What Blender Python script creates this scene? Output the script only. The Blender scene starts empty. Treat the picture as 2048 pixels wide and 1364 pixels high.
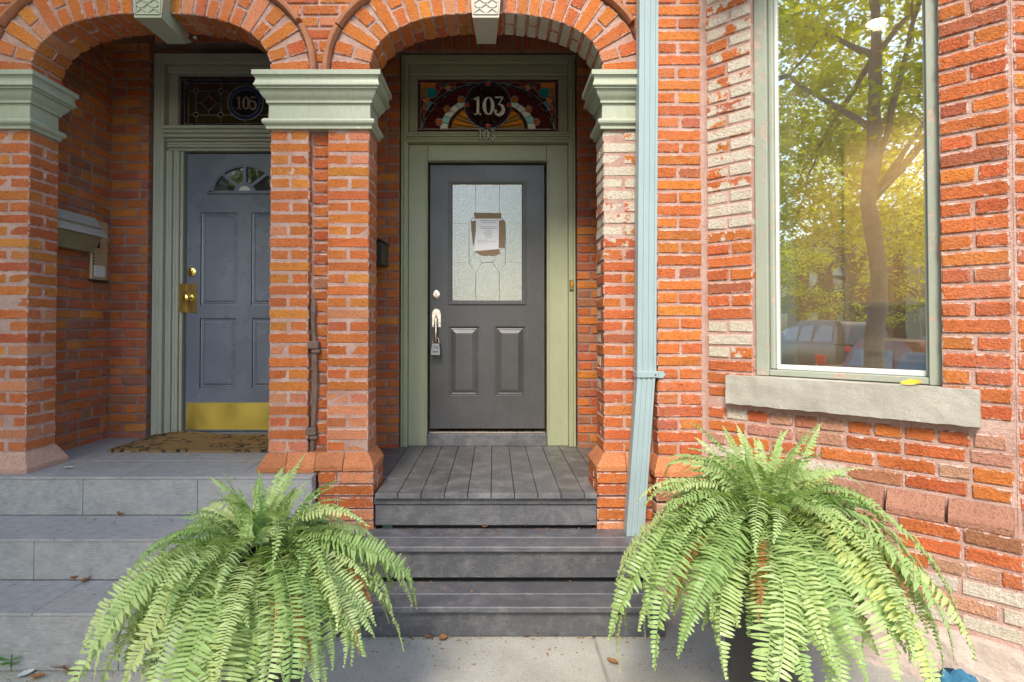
import bpy, bmesh, math, random
from math import sin, cos, pi, radians, sqrt, atan2
from mathutils import Matrix, Vector
rnd = random.Random(7)
SC = bpy.context.scene
COL = SC.collection
# ------------------------------------------------------------------ camera, sky, sun, exposure
F, TH, PX, CAMY, CAMZ = 1118.0, radians(0.9), 988.0, -3.1, 1.43
PY = 655 - F * math.tan(TH)
cd = bpy.data.cameras.new('camera'); cam = bpy.data.objects.new('camera', cd); COL.objects.link(cam)
cd.sensor_width = 36; cd.lens = 36 * F / 2048; cd.clip_start = .05; cd.clip_end = 2000
cd.shift_x = (1024 - PX) / 2048; cd.shift_y = -(682 - PY) / 2048
cam.location = (0, CAMY, CAMZ); cam.rotation_euler = (pi / 2 + TH, 0, 0)
SC.camera = cam
SUN_DIR = Vector((-.22, -.80, .80)).normalized()        # towards the sun
world = bpy.data.worlds.new('World'); SC.world = world; world.use_nodes = True
wn = world.node_tree; wn.nodes.clear()
sky = wn.nodes.new('ShaderNodeTexSky'); sky.sky_type = 'NISHITA'; sky.sun_disc = False
sky.sun_elevation = math.asin(SUN_DIR.z); sky.sun_rotation = atan2(SUN_DIR.x, SUN_DIR.y)
sky.air_density = 1.0; sky.dust_density = 1.0; sky.ozone_density = 1.0
bgn = wn.nodes.new('ShaderNodeBackground'); bgn.inputs[1].default_value = .15
won = wn.nodes.new('ShaderNodeOutputWorld')
wn.links.new(sky.outputs[0], bgn.inputs[0]); wn.links.new(bgn.outputs[0], won.inputs[0])
sl = bpy.data.lights.new('sun', 'SUN'); sl.energy = 2.0; sl.angle = radians(16); sl.color = (1, .93, .82)
so = bpy.data.objects.new('sun', sl); COL.objects.link(so)
so.rotation_euler = SUN_DIR.to_track_quat('Z', 'Y').to_euler()
SC.view_settings.view_transform = 'Standard'; SC.view_settings.look = 'None'
SC.view_settings.gamma = 1; SC.view_settings.use_curve_mapping = False
SC.view_settings.exposure = 1.48
SC.cycles.max_bounces = 8; SC.cycles.transparent_max_bounces = 12; SC.cycles.use_denoising = True
SC.cycles.sample_clamp_indirect = 6

def ray(px, py):
    u = (px - PX) / F; v = (PY - py) / F; c, s = cos(TH), sin(TH)
    return (u, c - v * s, s + v * c)
def at(px, py, y):                                        # photo point -> (x, z) on the plane at depth y
    d = ray(px, py); t = (y - CAMY) / d[1]; return d[0] * t, CAMZ + d[2] * t
def atz(px, py, z):                                       # photo point -> (x, y) on the level z
    d = ray(px, py); t = (z - CAMZ) / d[2]; return d[0] * t, CAMY + d[1] * t

# ------------------------------------------------------------------ materials
class NT:
    def __init__(s, name):
        s.m = bpy.data.materials.new(name); s.m.use_nodes = True; s.t = s.m.node_tree
        s.b = s.t.nodes['Principled BSDF']; s.out = s.t.nodes['Material Output']
    def n(s, typ, **kw):
        n = s.t.nodes.new('ShaderNode' + typ)
        for k, v in kw.items():
            if k.startswith('_'): setattr(n, k[1:], v)
            else: s.set(n.inputs[k.replace('__', ' ')] if not k[1:].isdigit() else n.inputs[int(k[1:])], v)
        return n
    def set(s, sock, v):
        if hasattr(v, 'is_linked') or hasattr(v, 'links'): s.t.links.new(v, sock)
        else:
            if isinstance(v, tuple) and len(v) == 3 and sock.type == 'RGBA': v = v + (1,)
            sock.default_value = v
    def math(s, op, a, b=0, c=0):
        n = s.t.nodes.new('ShaderNodeMath'); n.operation = op
        for i, v in enumerate((a, b, c)): s.set(n.inputs[i], v)
        return n.outputs[0]
    def mix(s, f, a, b, typ='MIX'):
        n = s.t.nodes.new('ShaderNodeMixRGB'); n.blend_type = typ
        s.set(n.inputs[0], f); s.set(n.inputs[1], a); s.set(n.inputs[2], b); return n.outputs[0]
    def pos(s, scale=(1, 1, 1), obj=False):
        o = s.n('TexCoord').outputs['Object'] if obj else s.n('NewGeometry').outputs['Position']
        n = s.t.nodes.new('ShaderNodeMapping'); s.set(n.inputs[0], o); n.inputs[3].default_value = scale
        return n.outputs[0]
    def noise(s, vec, scale, detail=4, rough=.55, out=0):
        n = s.n('TexNoise'); s.set(n.inputs['Vector'], vec); n.inputs['Scale'].default_value = scale
        n.inputs['Detail'].default_value = detail; n.inputs['Roughness'].default_value = rough; return n.outputs[out]
    def ramp(s, f, *stops):
        n = s.t.nodes.new('ShaderNodeValToRGB'); s.set(n.inputs[0], f); e = n.color_ramp.elements
        while len(e) < len(stops): e.new(.5)
        for i, (p, c) in enumerate(stops):
            e[i].position = p; e[i].color = (c, c, c, 1) if isinstance(c, (int, float)) else tuple(c) + (1,)
        return n.outputs[0]
    def bump(s, h, strength=.5, dist=.002):
        n = s.t.nodes.new('ShaderNodeBump'); s.set(n.inputs['Height'], h)
        n.inputs['Strength'].default_value = strength; n.inputs['Distance'].default_value = dist
        s.set(s.b.inputs['Normal'], n.outputs[0])
    def done(s, col=None, rough=None, metal=None, spec=None, coat=None):
        for k, v in (('Base Color', col), ('Roughness', rough), ('Metallic', metal), ('Specular IOR Level', spec), ('Coat Weight', coat)):
            if v is not None: s.set(s.b.inputs[k], v)
        return s.m

def mul(c, k): return tuple(x * k for x in c)
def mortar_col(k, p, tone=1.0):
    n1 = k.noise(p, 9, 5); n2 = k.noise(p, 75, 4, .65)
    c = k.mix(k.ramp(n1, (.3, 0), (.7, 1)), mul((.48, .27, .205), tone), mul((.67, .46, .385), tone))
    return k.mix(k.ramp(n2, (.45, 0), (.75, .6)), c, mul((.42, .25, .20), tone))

def brick_material(name='brick', tone=1.0, smear=.039):
    k = NT(name); p = k.pos()
    oi = k.n('ObjectInfo')
    base, amt, rn = oi.outputs['Color'], oi.outputs['Alpha'], oi.outputs['Random']
    n1 = k.noise(p, 14, 5, .6); n2 = k.noise(p, 85, 5, .7); n3 = k.noise(p, 230, 3, .6)
    c = k.mix(k.ramp(n1, (.35, 0), (.75, .55)), base, k.mix(1.0, base, (1.35, 1.4, 1.3), 'MULTIPLY'))
    c = k.mix(k.ramp(n2, (.50, 0), (.68, .75)), c, k.mix(1.0, base, (.45, .4, .42), 'MULTIPLY'))
    c = k.mix(k.ramp(n3, (.60, 0), (.74, .45)), c, (.66, .44, .34))
    # efflorescence / old cream paint: amount in the object's alpha (1 - alpha)
    pm = k.math('ADD', k.noise(p, 11, 6, .62), k.math('MULTIPLY', k.noise(p, 60, 3), .18))
    am = k.math('SUBTRACT', 1.0, amt)
    paint = k.math('MULTIPLY', k.math('SUBTRACT', am, k.math('MULTIPLY', k.math('SUBTRACT', pm, .28), 1.55)), 14)
    n = k.n('Clamp'); k.set(n.inputs[0], paint); paint = n.outputs[0]
    pc = k.mix(k.ramp(n2, (.35, 0), (.65, 1)), (.58, .52, .42), (.42, .35, .26))
    # mortar smeared over the arrises: distance to nearest edge from the object's own half size
    hv = k.n('Attribute', _attribute_name='half').outputs['Vector']
    tc = k.n('TexCoord').outputs['Object']
    ab = k.n('VectorMath', _operation='ABSOLUTE'); k.set(ab.inputs[0], tc)
    sb = k.n('VectorMath', _operation='SUBTRACT'); k.set(sb.inputs[0], hv); k.set(sb.inputs[1], ab.outputs[0])
    sx = k.n('SeparateXYZ'); k.set(sx.inputs[0], sb.outputs[0]); a, b, cc = sx.outputs
    mid = k.math('MAXIMUM', k.math('MINIMUM', a, b), k.math('MINIMUM', k.math('MAXIMUM', a, b), cc))
    edge = k.math('MULTIPLY', k.math('SUBTRACT', k.math('MULTIPLY', k.math('SUBTRACT', k.noise(p, 34, 6, .72), .375), smear), mid), 500)
    n = k.n('Clamp'); k.set(n.inputs[0], edge); edge = n.outputs[0]
    wash = k.ramp(k.noise(p, 2.6, 6, .7), (.50, 0), (.76, .24)); c = k.mix(wash, c, (.56, .34, .26))
    soot = k.ramp(k.noise(k.pos((1, 1, .45)), 3.7, 6, .7), (.54, 0), (.80, .5)); c = k.mix(soot, c, k.mix(1, c, (.45, .38, .36), 'MULTIPLY'))
    c = k.mix(paint, c, pc)
    c = k.mix(edge, c, mortar_col(k, p, tone))
    vo = k.n('TexVoronoi', _feature='SMOOTH_F1'); k.set(vo.inputs['Vector'], p); vo.inputs['Scale'].default_value = 150
    h = k.math('ADD', k.math('ADD', k.math('MULTIPLY', k.noise(p, 75, 6, .7), 1.3), k.math('MULTIPLY', vo.outputs[0], .6)), k.math('MULTIPLY', edge, .25))
    k.bump(h, 1.0, .0065)
    return k.done(c, .88, spec=.25)

def rough_material(name, c1, c2, sc=8, fine=120, rough=.85, bump=.5, dist=.003, dark=None, spec=.3):
    k = NT(name); p = k.pos()
    c = k.mix(k.ramp(k.noise(p, sc, 6, .6), (.3, 0), (.7, 1)), c1, c2)
    n2 = k.noise(p, fine, 4, .65)
    c = k.mix(k.ramp(n2, (.5, 0), (.75, .6)), c, dark or mul(c1, .6))
    k.bump(k.math('ADD', n2, k.math('MULTIPLY', k.noise(p, fine * 3, 2), .4)), bump, dist)
    return k.done(c, rough, spec=spec)
def mortar_material(name='mortar', tone=1.0):
    k = NT(name); p = k.pos(); k.bump(k.math('ADD', k.noise(p, 55, 6, .7), k.noise(p, 260, 2)), 1, .010)
    return k.done(mortar_col(k, p, tone), .92, spec=.2)
def paint_material(name, c, rough=.45, var=.12, chips=0, chipcol=(.25, .19, .15), streak=(12, 12, 3), bump=.06, grime=.22):
    k = NT(name); p = k.pos()
    n1 = k.noise(p, 3.5, 5); st = k.noise(k.pos(streak), 5, 4)
    col = k.mix(n1, mul(c, 1 - var), mul(c, 1 + var))
    col = k.mix(k.ramp(st, (.45, 0), (.8, grime)), col, mul(c, .62))
    col = k.mix(k.ramp(k.noise(p, 160, 2), (.70, 0), (.76, .5)), col, mul(c, 1.5))
    h = k.math('ADD', k.math('MULTIPLY', st, .6), k.math('MULTIPLY', k.noise(p, 240, 2), .4))
    if chips:
        cn = k.noise(p, 16, 7, .7); f = k.ramp(cn, (1 - chips, 0), (1 - chips + .02, 1))
        col = k.mix(f, col, k.mix(k.noise(p, 50), chipcol, mul(chipcol, 2.2))); h = k.math('SUBTRACT', h, f)
    k.bump(h, bump, .002)
    return k.done(col, k.ramp(n1, (.3, rough - .08), (.7, rough + .08)))
def metal_material(name, c, rough=.25, tarn=None, sc=25, metal=1.0):
    k = NT(name); p = k.pos(); n = k.noise(p, sc, 6, .65)
    col = k.mix(k.ramp(n, (.42, 0), (.72, .8)), c, tarn or mul(c, .55))
    k.bump(k.noise(p, 190, 3), .12, .001)
    return k.done(col, k.ramp(n, (.35, rough), (.75, rough + .2)), metal)
def glass_pane_material(name, c, rough=.12, emis=None):
    k = NT(name); p = k.pos()
    col = k.mix(k.noise(p, 18, 4), mul(c, .65), mul(c, 1.25))
    k.bump(k.noise(p, 35, 3), .25, .003); return k.done(col, rough, spec=.5)
def wood_dark_material(name, c, grain=(2, 40, 40), dust=.5, rough=.55):
    k = NT(name); p = k.pos(grain); q = k.pos(); oi = k.n('ObjectInfo').outputs['Random']
    g = k.noise(p, 4, 7, .75); sc = k.noise(k.pos(tuple(x * 3 if x < 10 else x * 2.2 for x in grain)), 6, 4, .7)
    col = k.mix(g, mul(c, .55), mul(c, 1.45)); col = k.mix(1, col, k.ramp(oi, (0, .78), (1, 1.2)), 'MULTIPLY')
    d = k.ramp(k.noise(q, 9, 7, .75), (.46, 0), (.72, dust)); col = k.mix(d, col, (.30, .285, .27))
    col = k.mix(k.ramp(sc, (.62, 0), (.74, .55)), col, (.34, .32, .31))
    col = k.mix(k.ramp(k.noise(q, 150, 3, .7), (.64, 0), (.72, .7)), col, (.50, .47, .44))
    col = k.mix(k.ramp(k.noise(q, 2.2, 5), (.5, 0), (.75, .5)), col, mul(c, .5))
    k.bump(k.math('ADD', g, k.math('MULTIPLY', sc, .7)), .5, .003); return k.done(col, k.ramp(g, (.3, rough - .12), (.7, rough + .12)))

M = {}
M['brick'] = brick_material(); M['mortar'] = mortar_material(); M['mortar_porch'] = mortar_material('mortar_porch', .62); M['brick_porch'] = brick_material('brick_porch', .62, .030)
M['soffit_paint'] = rough_material('soffit_paint', (.40, .36, .28), (.50, .45, .37), 7, 45, dark=(.34, .25, .18), bump=.7, dist=.006)
M['moulded_brick'] = rough_material('moulded_brick', (.33, .125, .06), (.43, .19, .10), 12, 110, dark=(.15, .065, .04), bump=.6, dist=.005)
M['plinth'] = rough_material('plinth', (.42, .14, .055), (.52, .26, .16), 9, 100, dark=(.25, .10, .05), bump=.7, dist=.006)
M['foundation'] = rough_material('foundation', (.40, .30, .24), (.55, .45, .38), 3, 30, dark=(.25, .22, .22), bump=.6, dist=.008)
M['sage'] = paint_material('sage_paint', (.325, .335, .205), .42)
M['capital'] = paint_material('capital_paint', (.335, .35, .25), .40, grime=.4, chips=.35, chipcol=(.30, .28, .22))
M['cream'] = paint_material('cream_paint', (.43, .39, .31), .55)
M['grey_green'] = paint_material('grey_green_paint', (.345, .345, .265), .42)
M['window_paint'] = paint_material('window_paint', (.30, .32, .25), .5, chips=.43, bump=.5)
M['door_blue'] = paint_material('door_blue_paint', (.140, .158, .195), .27, var=.3, bump=.2)
M['door_black'] = paint_material('door_black_paint', (.068, .064, .063), .36, var=.35, grime=.5, bump=.3)
M['wood'] = wood_dark_material('porch_boards', (.105, .100, .100), grain=(40, 2.5, 40), dust=.7, rough=.45)
M['wood_x'] = wood_dark_material('step_boards', (.080, .078, .084), grain=(2.5, 40, 40), rough=.42)
def tile_material():
    k = NT('slate_tile'); p = k.pos((5, 5, 26)); q = k.pos((4, 28, 4)); r = k.pos()
    g = k.noise(p, 5, 6, .7); g2 = k.noise(q, 4, 6, .7)
    gg = k.math('MULTIPLY', k.math('ADD', g, g2), .5)
    col = k.mix(k.ramp(gg, (.35, 0), (.65, 1)), (.215, .21, .208), (.39, .38, .36))
    col = k.mix(k.ramp(k.noise(r, 6, 5), (.5, 0), (.8, .5)), col, (.42, .37, .33))
    k.bump(gg, .5, .004); return k.done(col, .55)
M['tile'] = tile_material()
M['grout'] = rough_material('grout', (.30, .28, .26), (.36, .34, .31))
M['concrete'] = rough_material('concrete', (.35, .33, .275), (.48, .455, .39), 4, 110, dark=(.17, .16, .14), bump=.9, dist=.006)
M['asphalt'] = rough_material('asphalt', (.045, .045, .047), (.07, .07, .07), 3, 150)
M['lawn'] = rough_material('lawn', (.05, .09, .02), (.09, .14, .035), 5, 60)
M['stone'] = rough_material('sill_stone', (.33, .305, .25), (.44, .41, .345), 5, 150, dark=(.26, .23, .19), bump=.7, dist=.004)
M['brass'] = metal_material('brass', (.95, .74, .22), .14, (.75, .55, .14), 9)
M['brass_plate'] = metal_material('brass_plate', (1.0, .80, .18), .30, (.92, .70, .14), 6); M['brass_old'] = metal_material('aged_brass', (.50, .36, .12), .3, (.22, .15, .05), 30)
M['nickel'] = metal_material('nickel', (.75, .66, .56), .22, (.4, .32, .25), 40)
M['lockgrey'] = paint_material('lock_grey', (.30, .30, .30), .4)
M['black'] = paint_material('black_plastic', (.02, .02, .02), .4)
M['rust'] = rough_material('rusty_iron', (.12, .075, .06), (.20, .13, .10), 20, 160, dark=(.06, .04, .035))
M['blue_pipe'] = paint_material('downspout_paint', (.275, .345, .345), .4, bump=.05, streak=(16, 16, 1.5))
M['lead'] = metal_material('lead_came', (.42, .40, .42), .45, (.25, .24, .25), 40, .6)
M['came_gold'] = metal_material('brass_came', (.75, .66, .42), .3)
M['pot'] = paint_material('black_pot', (.025, .025, .028), .45)
M['soil'] = rough_material('potting_soil', (.06, .04, .025), (.10, .06, .035), 30, 120)
M['mailbox'] = metal_material('mailbox_bronze', (.30, .25, .15), .42, (.24, .20, .13), 18, .55)
M['panel_tan'] = metal_material('panel_tan', (.55, .45, .28), .4, (.42, .34, .2), 18, .5)
M['white'] = paint_material('white_paint', (.56, .58, .54), .5)
M['paper'] = rough_material('paper', (.85, .84, .84), (.9, .89, .88), 20, 80, bump=.05, dark=(.8, .79, .78))
M['tape'] = paint_material('parcel_tape', (.25, .155, .065), .55, var=.35, streak=(8, 8, 30), bump=.5)
M['ink'] = rough_material('ink', (.3, .3, .33), (.4, .4, .42))
def mat_coir():
    k = NT('coir_mat'); p = k.pos(); w = k.n('TexVoronoi', _feature='DISTANCE_TO_EDGE'); k.set(w.inputs['Vector'], k.pos((1, 1.6, 1))); w.inputs['Scale'].default_value = 9
    sw = k.noise(k.n('VectorMath', _operation='ADD', i0=p, i1=(3, 1, 0)).outputs[0], 11, 2, out=0)
    f = k.math('MULTIPLY', k.ramp(k.math('ABSOLUTE', k.math('SUBTRACT', sw, .5)), (.02, 1), (.045, 0)), k.ramp(k.noise(p, 4), (.42, 0), (.5, 1)))
    col = k.mix(k.noise(p, 300, 3), (.20, .115, .045), (.42, .27, .12)); col = k.mix(f, col, (.05, .04, .035))
    k.bump(k.noise(p, 500, 2), 1, .006); return k.done(col, .95, spec=.1)
M['coir'] = mat_coir()
def textured_glass():
    k = NT('textured_glass'); p = k.pos()
    h = k.math('ADD', k.noise(p, 85, 4, .65), k.math('MULTIPLY', k.noise(p, 190, 3), .6)); k.bump(h, .7, .012)
    k.done(k.mix(k.noise(p, 60, 4), (.12, .125, .095), (.31, .32, .255)), .2, spec=.5)
    g = k.n('BsdfGlossy'); g.inputs['Roughness'].default_value = .05; g.inputs['Color'].default_value = (1, 1, .95, 1)
    b2 = k.t.nodes.new('ShaderNodeBump'); k.set(b2.inputs['Height'], h); b2.inputs['Strength'].default_value = .2; b2.inputs['Distance'].default_value = .006; k.set(g.inputs['Normal'], b2.outputs[0])
    mx = k.n('MixShader'); mx.inputs[0].default_value = .15; k.set(mx.inputs[1], k.b.outputs[0]); k.set(mx.inputs[2], g.outputs[0])
    k.set(k.out.inputs[0], mx.outputs[0]); return k.m
M['door_glass'] = textured_glass()
def window_glass():
    k = NT('window_glass'); p = k.pos()
    k.t.nodes.remove(k.b)
    g = k.n('BsdfGlossy'); g.inputs['Roughness'].default_value = .012; g.inputs['Color'].default_value = (1, .99, .95, 1)
    bp = k.t.nodes.new('ShaderNodeBump'); k.set(bp.inputs['Height'], k.noise(p, 2.2, 2)); bp.inputs['Strength'].default_value = .2; bp.inputs['Distance'].default_value = .006
    k.set(g.inputs['Normal'], bp.outputs[0])
    t = k.n('BsdfTransparent'); t.inputs[0].default_value = (.95, .94, .88, 1)
    mx = k.n('MixShader'); mx.inputs[0].default_value = .62; k.set(mx.inputs[1], t.outputs[0]); k.set(mx.inputs[2], g.outputs[0])
    df = k.n('BsdfDiffuse'); df.inputs['Color'].default_value = (.62, .60, .48, 1)
    m2 = k.n('MixShader'); k.set(m2.inputs[0], k.ramp(k.noise(p, 2.2, 5), (.3, .015), (.75, .05))); k.set(m2.inputs[1], mx.outputs[0]); k.set(m2.inputs[2], df.outputs[0])
    k.set(k.out.inputs[0], m2.outputs[0]); return k.m
M['glass'] = window_glass()
def dark_glass(name, c=(.02, .02, .02)):
    k = NT(name); k.bump(k.noise(k.pos(), 6, 2), .08, .01); return k.done(c, .03, spec=1.0, coat=.5)
M['dark_glass'] = dark_glass('dark_glass')
def leaf_material(name, cols, trans=.35, rough=.45, world=False):
    k = NT(name); oi = k.n('ObjectInfo'); p = k.pos()
    f = k.noise(p, .55, 3) if world else oi.outputs['Random']
    c = k.ramp(f, *cols)
    c = k.mix(k.ramp(k.noise(p, 30 if not world else 3, 3), (.35, 0), (.75, .5)), c, k.mix(1, c, (.62, .68, .5), 'MULTIPLY'))
    k.done(c, rough, spec=.28)
    tr = k.n('BsdfTranslucent'); k.set(tr.inputs[0], k.mix(1, c, (1.5, 1.6, .5), 'MULTIPLY'))
    mx = k.n('MixShader'); mx.inputs[0].default_value = trans; k.set(mx.inputs[1], k.b.outputs[0]); k.set(mx.inputs[2], tr.outputs[0])
    k.set(k.out.inputs[0], mx.outputs[0]); return k.m
M['frond'] = leaf_material('fern_leaf', [(0, (.20, .31, .09)), (.3, (.30, .41, .15)), (.8, (.42, .50, .23)), (.985, (.43, .49, .21)), (1, (.45, .48, .17))], .25, .40)
M['frond_dead'] = leaf_material('dead_leaf', [(0, (.26, .11, .03)), (1, (.34, .16, .05))], .15)
M['tree_leaf'] = leaf_material('tree_leaf', [(.3, (.20, .22, .012)), (.5, (.38, .36, .018)), (.7, (.54, .47, .02))], .65, .6, world=True)
M['bark'] = rough_material('bark', (.15, .115, .08), (.22, .175, .125), 6, 40, bump=.9, dist=.02)
M['room_tan'] = paint_material('room_wall', (.48, .34, .16), .7)
M['room_white'] = paint_material('room_trim', (.58, .58, .50), .5)
M['floorboards'] = wood_dark_material('room_floor', (.22, .13, .07), dust=.1)

# ------------------------------------------------------------------ objects
WM = {}
def thing(name, label, cat, loc=(0, 0, 0), group=None, kind=None):
    o = bpy.data.objects.new(name, None); COL.objects.link(o); o.location = loc; o.empty_display_size = .05
    WM[o] = Matrix.Translation(loc)
    return tag(o, label, cat, group, kind)
def tag(o, label=None, cat=None, group=None, kind=None):
    if label: o['label'] = label
    if cat: o['category'] = cat
    if group: o['group'] = group
    if kind: o['kind'] = kind
    return o
def put(name, me, parent=None, Mx=None, color=None):
    o = bpy.data.objects.new(name, me); COL.objects.link(o); Mx = Mx or Matrix.Identity(4)
    if parent is not None:
        o.parent = parent; o.matrix_parent_inverse = WM[parent].inverted()
    o.matrix_basis = Mx; WM[o] = Mx.copy()
    if color: o.color = color
    return o
T = Matrix.Translation
def RZ(a): return Matrix.Rotation(a, 4, 'Z')

class MB:
    def __init__(s): s.v = []; s.f = []; s.m = []; s.mi = 0
    def add(s, vs, fs):
        o = len(s.v); s.v += [tuple(v) for v in vs]; s.f += [[i + o for i in f] for f in fs]; s.m += [s.mi] * len(fs); return s
    def box(s, x0, x1, y0, y1, z0, z1, b=0, M_=None):
        hx, hy, hz = (x1 - x0) / 2, (y1 - y0) / 2, (z1 - z0) / 2; c = Vector(((x0 + x1) / 2, (y0 + y1) / 2, (z0 + z1) / 2))
        if b <= 0:
            vs = [c + Vector((i * hx, j * hy, k * hz)) for i in (-1, 1) for j in (-1, 1) for k in (-1, 1)]
            fs = [[0, 1, 3, 2], [4, 6, 7, 5], [0, 4, 5, 1], [2, 3, 7, 6], [0, 2, 6, 4], [1, 5, 7, 3]]
        else:
            vs, fs = chamfer(hx, hy, hz, min(b, hx * .9, hy * .9, hz * .9)); vs = [c + v for v in vs]
        if M_ is not None: vs = [M_ @ Vector(v) for v in vs]
        return s.add(vs, fs)
    def prism(s, poly, y0, y1, b=0, M_=None):             # poly in (x, z), extruded along y
        n = len(poly); vs = [Vector((x, y0, z)) for x, z in poly] + [Vector((x, y1, z)) for x, z in poly]
        fs = [list(range(n)), list(range(2 * n - 1, n - 1, -1))] + [[i, i + n, (i + 1) % n + n, (i + 1) % n] for i in range(n)]
        if M_ is not None: vs = [M_ @ v for v in vs]
        return s.add(vs, fs)
    def tube(s, pts, r, n=6, cap=True):
        pts = [Vector(p) for p in pts]; rr = r if isinstance(r, (list, tuple)) else [r] * len(pts); o = []; up = None
        for i, p in enumerate(pts):
            d = (pts[min(i + 1, len(pts) - 1)] - pts[max(i - 1, 0)]).normalized()
            if up is None: up = d.orthogonal().normalized()
            up = (up - d * up.dot(d)).normalized(); sd = d.cross(up)
            o += [p + (up * cos(2 * pi * k / n) + sd * sin(2 * pi * k / n)) * rr[i] for k in range(n)]
        fs = [[i * n + k, i * n + (k + 1) % n, (i + 1) * n + (k + 1) % n, (i + 1) * n + k] for i in range(len(pts) - 1) for k in range(n)]
        if cap: fs += [list(range(n))[::-1], [(len(pts) - 1) * n + k for k in range(n)]]
        return s.add(o, fs)
    def lathe(s, prof, c=(0, 0, 0), n=24, axis='Z'):
        c = Vector(c); vs = []
        for r, h in prof:
            for k in range(n):
                a = 2 * pi * k / n
                vs.append(c + (Vector((r * cos(a), r * sin(a), h)) if axis == 'Z' else Vector((r * cos(a), -h, r * sin(a)))))
        m = len(prof)
        fs = [[i * n + k, i * n + (k + 1) % n, (i + 1) * n + (k + 1) % n, (i + 1) * n + k] for i in range(m - 1) for k in range(n)]
        fs += [list(range(n)), [(m - 1) * n + k for k in range(n)]]
        return s.add(vs, fs)
    def ribbon(s, pts, w, y0, y1, closed=False, M_=None):  # stroke in (x, z) with half widths
        n = len(pts); ww = w if isinstance(w, (list, tuple)) else [w] * n; L, R = [], []
        for i in range(n):
            a = Vector(pts[(i - 1) % n] if closed or i else pts[0]); b = Vector(pts[(i + 1) % n] if closed or i < n - 1 else pts[-1])
            d = (b - a).normalized(); nn = Vector((-d.y, d.x)); p = Vector(pts[i]); L.append(p + nn * ww[i]); R.append(p - nn * ww[i])
        for i in range(n if closed else n - 1):
            j = (i + 1) % n; s.prism([tuple(L[i]), tuple(L[j]), tuple(R[j]), tuple(R[i])], y0, y1, M_=M_)
        return s
    def mesh(s, name, mats, smooth=None):
        me = bpy.data.meshes.new(name); me.from_pydata(s.v, [], s.f); me.update()
        for m in (mats if isinstance(mats, (list, tuple)) else [mats]): me.materials.append(m)
        me.polygons.foreach_set('material_index', s.m)
        bm = bmesh.new(); bm.from_mesh(me); bmesh.ops.recalc_face_normals(bm, faces=bm.faces); bm.to_mesh(me); bm.free()
        if smooth:
            me.polygons.foreach_set('use_smooth', [True] * len(me.polygons)); me.set_sharp_from_angle(angle=smooth)
        return me
    def put(s, name, mats, parent=None, Mx=None, smooth=None): return put(name, s.mesh(name, mats, smooth), parent, Mx)

def chamfer(hx, hy, hz, b):
    vs, ix = [], {}
    for i in (-1, 1):
        for j in (-1, 1):
            for k in (-1, 1):
                ix[i, j, k] = len(vs)
                vs += [Vector((i * hx, j * (hy - b), k * (hz - b))), Vector((i * (hx - b), j * hy, k * (hz - b))), Vector((i * (hx - b), j * (hy - b), k * hz))]
    S = (-1, 1); q = [(-1, -1), (1, -1), (1, 1), (-1, 1)]; fs = []
    for i in S:
        fs += [[ix[i, a, c] for a, c in q], [ix[a, i, c] + 1 for a, c in q], [ix[a, c, i] + 2 for a, c in q]]
        for j in S:
            fs += [[ix[i, j, -1], ix[i, j, 1], ix[i, j, 1] + 1, ix[i, j, -1] + 1], [ix[i, -1, j], ix[i, 1, j], ix[i, 1, j] + 2, ix[i, -1, j] + 2],
                   [ix[-1, i, j] + 1, ix[1, i, j] + 1, ix[1, i, j] + 2, ix[-1, i, j] + 2]]
            fs += [[ix[i, j, k], ix[i, j, k] + 1, ix[i, j, k] + 2] for k in S]
    return vs, fs

# ------------------------------------------------------------------ bricks
BC = {}
BMAT = ['brick']
def brick_mesh(l, d, h, smoothb=False):
    key = (round(l, 2), round(d, 2), round(h, 3), smoothb, rnd.randrange(5), BMAT[0])
    if key not in BC:
        hx, hy, hz = key[0] / 2, key[1] / 2, key[2] / 2; r = random.Random(len(BC))
        vs, fs = chamfer(hx, hy, hz, .0035 if smoothb else .006); j = .0006 if smoothb else .0018
        vs = [v + Vector((r.uniform(-j, j), r.uniform(-j, j), r.uniform(-j, j))) for v in vs]
        me = MB().add(vs, fs)  .mesh('brick', M[BMAT[0]])
        a = me.attributes.new('half', 'FLOAT_VECTOR', 'POINT'); a.data.foreach_set('vector', [hx, hy, hz] * len(vs))
        BC[key] = me
    return BC[key]
ORANGE, AMBER, RED, DARK, SALMON, BROWN, FADED = (.46, .128, .030), (.48, .155, .028), (.43, .106, .033), (.34, .095, .046), (.52, .185, .090), (.30, .115, .06), (.42, .205, .135)
PAL = [(ORANGE, 5), (AMBER, 2.2), (RED, 4), (DARK, 1.3)]
PAL_FRONT = [(ORANGE, 6), (AMBER, 2.6), (RED, 2), (SALMON, 1)]
PAL_BAY = [(ORANGE, 3), (AMBER, .4), (RED, 6), (DARK, .5)]
PAL_LOW = [(SALMON, 4), (ORANGE, 2), (RED, 2), (BROWN, .5)]
def pick(pal, cream=0.0):
    c = rnd.choices([p[0] for p in pal], [p[1] for p in pal])[0]; k = rnd.uniform(.86, 1.12)
    return (c[0] * k, c[1] * k * rnd.uniform(.88, 1.12), c[2] * k, 1 - max(0, min(1, cream)))
CH, BH, JT = .0675, .0563, .0108
def brick(parent, Tm, x0, x1, y0, y1, zc, pal, cream=0, h=BH, smoothb=False):
    l = x1 - x0; d = y1 - y0; j = rnd.uniform
    me = brick_mesh(l, d, h * j(.96, 1.03), smoothb)
    return put('brick', me, parent, Tm @ T(((x0 + x1) / 2 + j(-.001, .001), (y0 + y1) / 2 + j(-.002, .0015), zc + j(-.0015, .0015))) @ Matrix.Rotation(j(-.006, .006), 4, 'Y'), pick(pal, cream))
I4 = Matrix.Identity(4)
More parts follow.
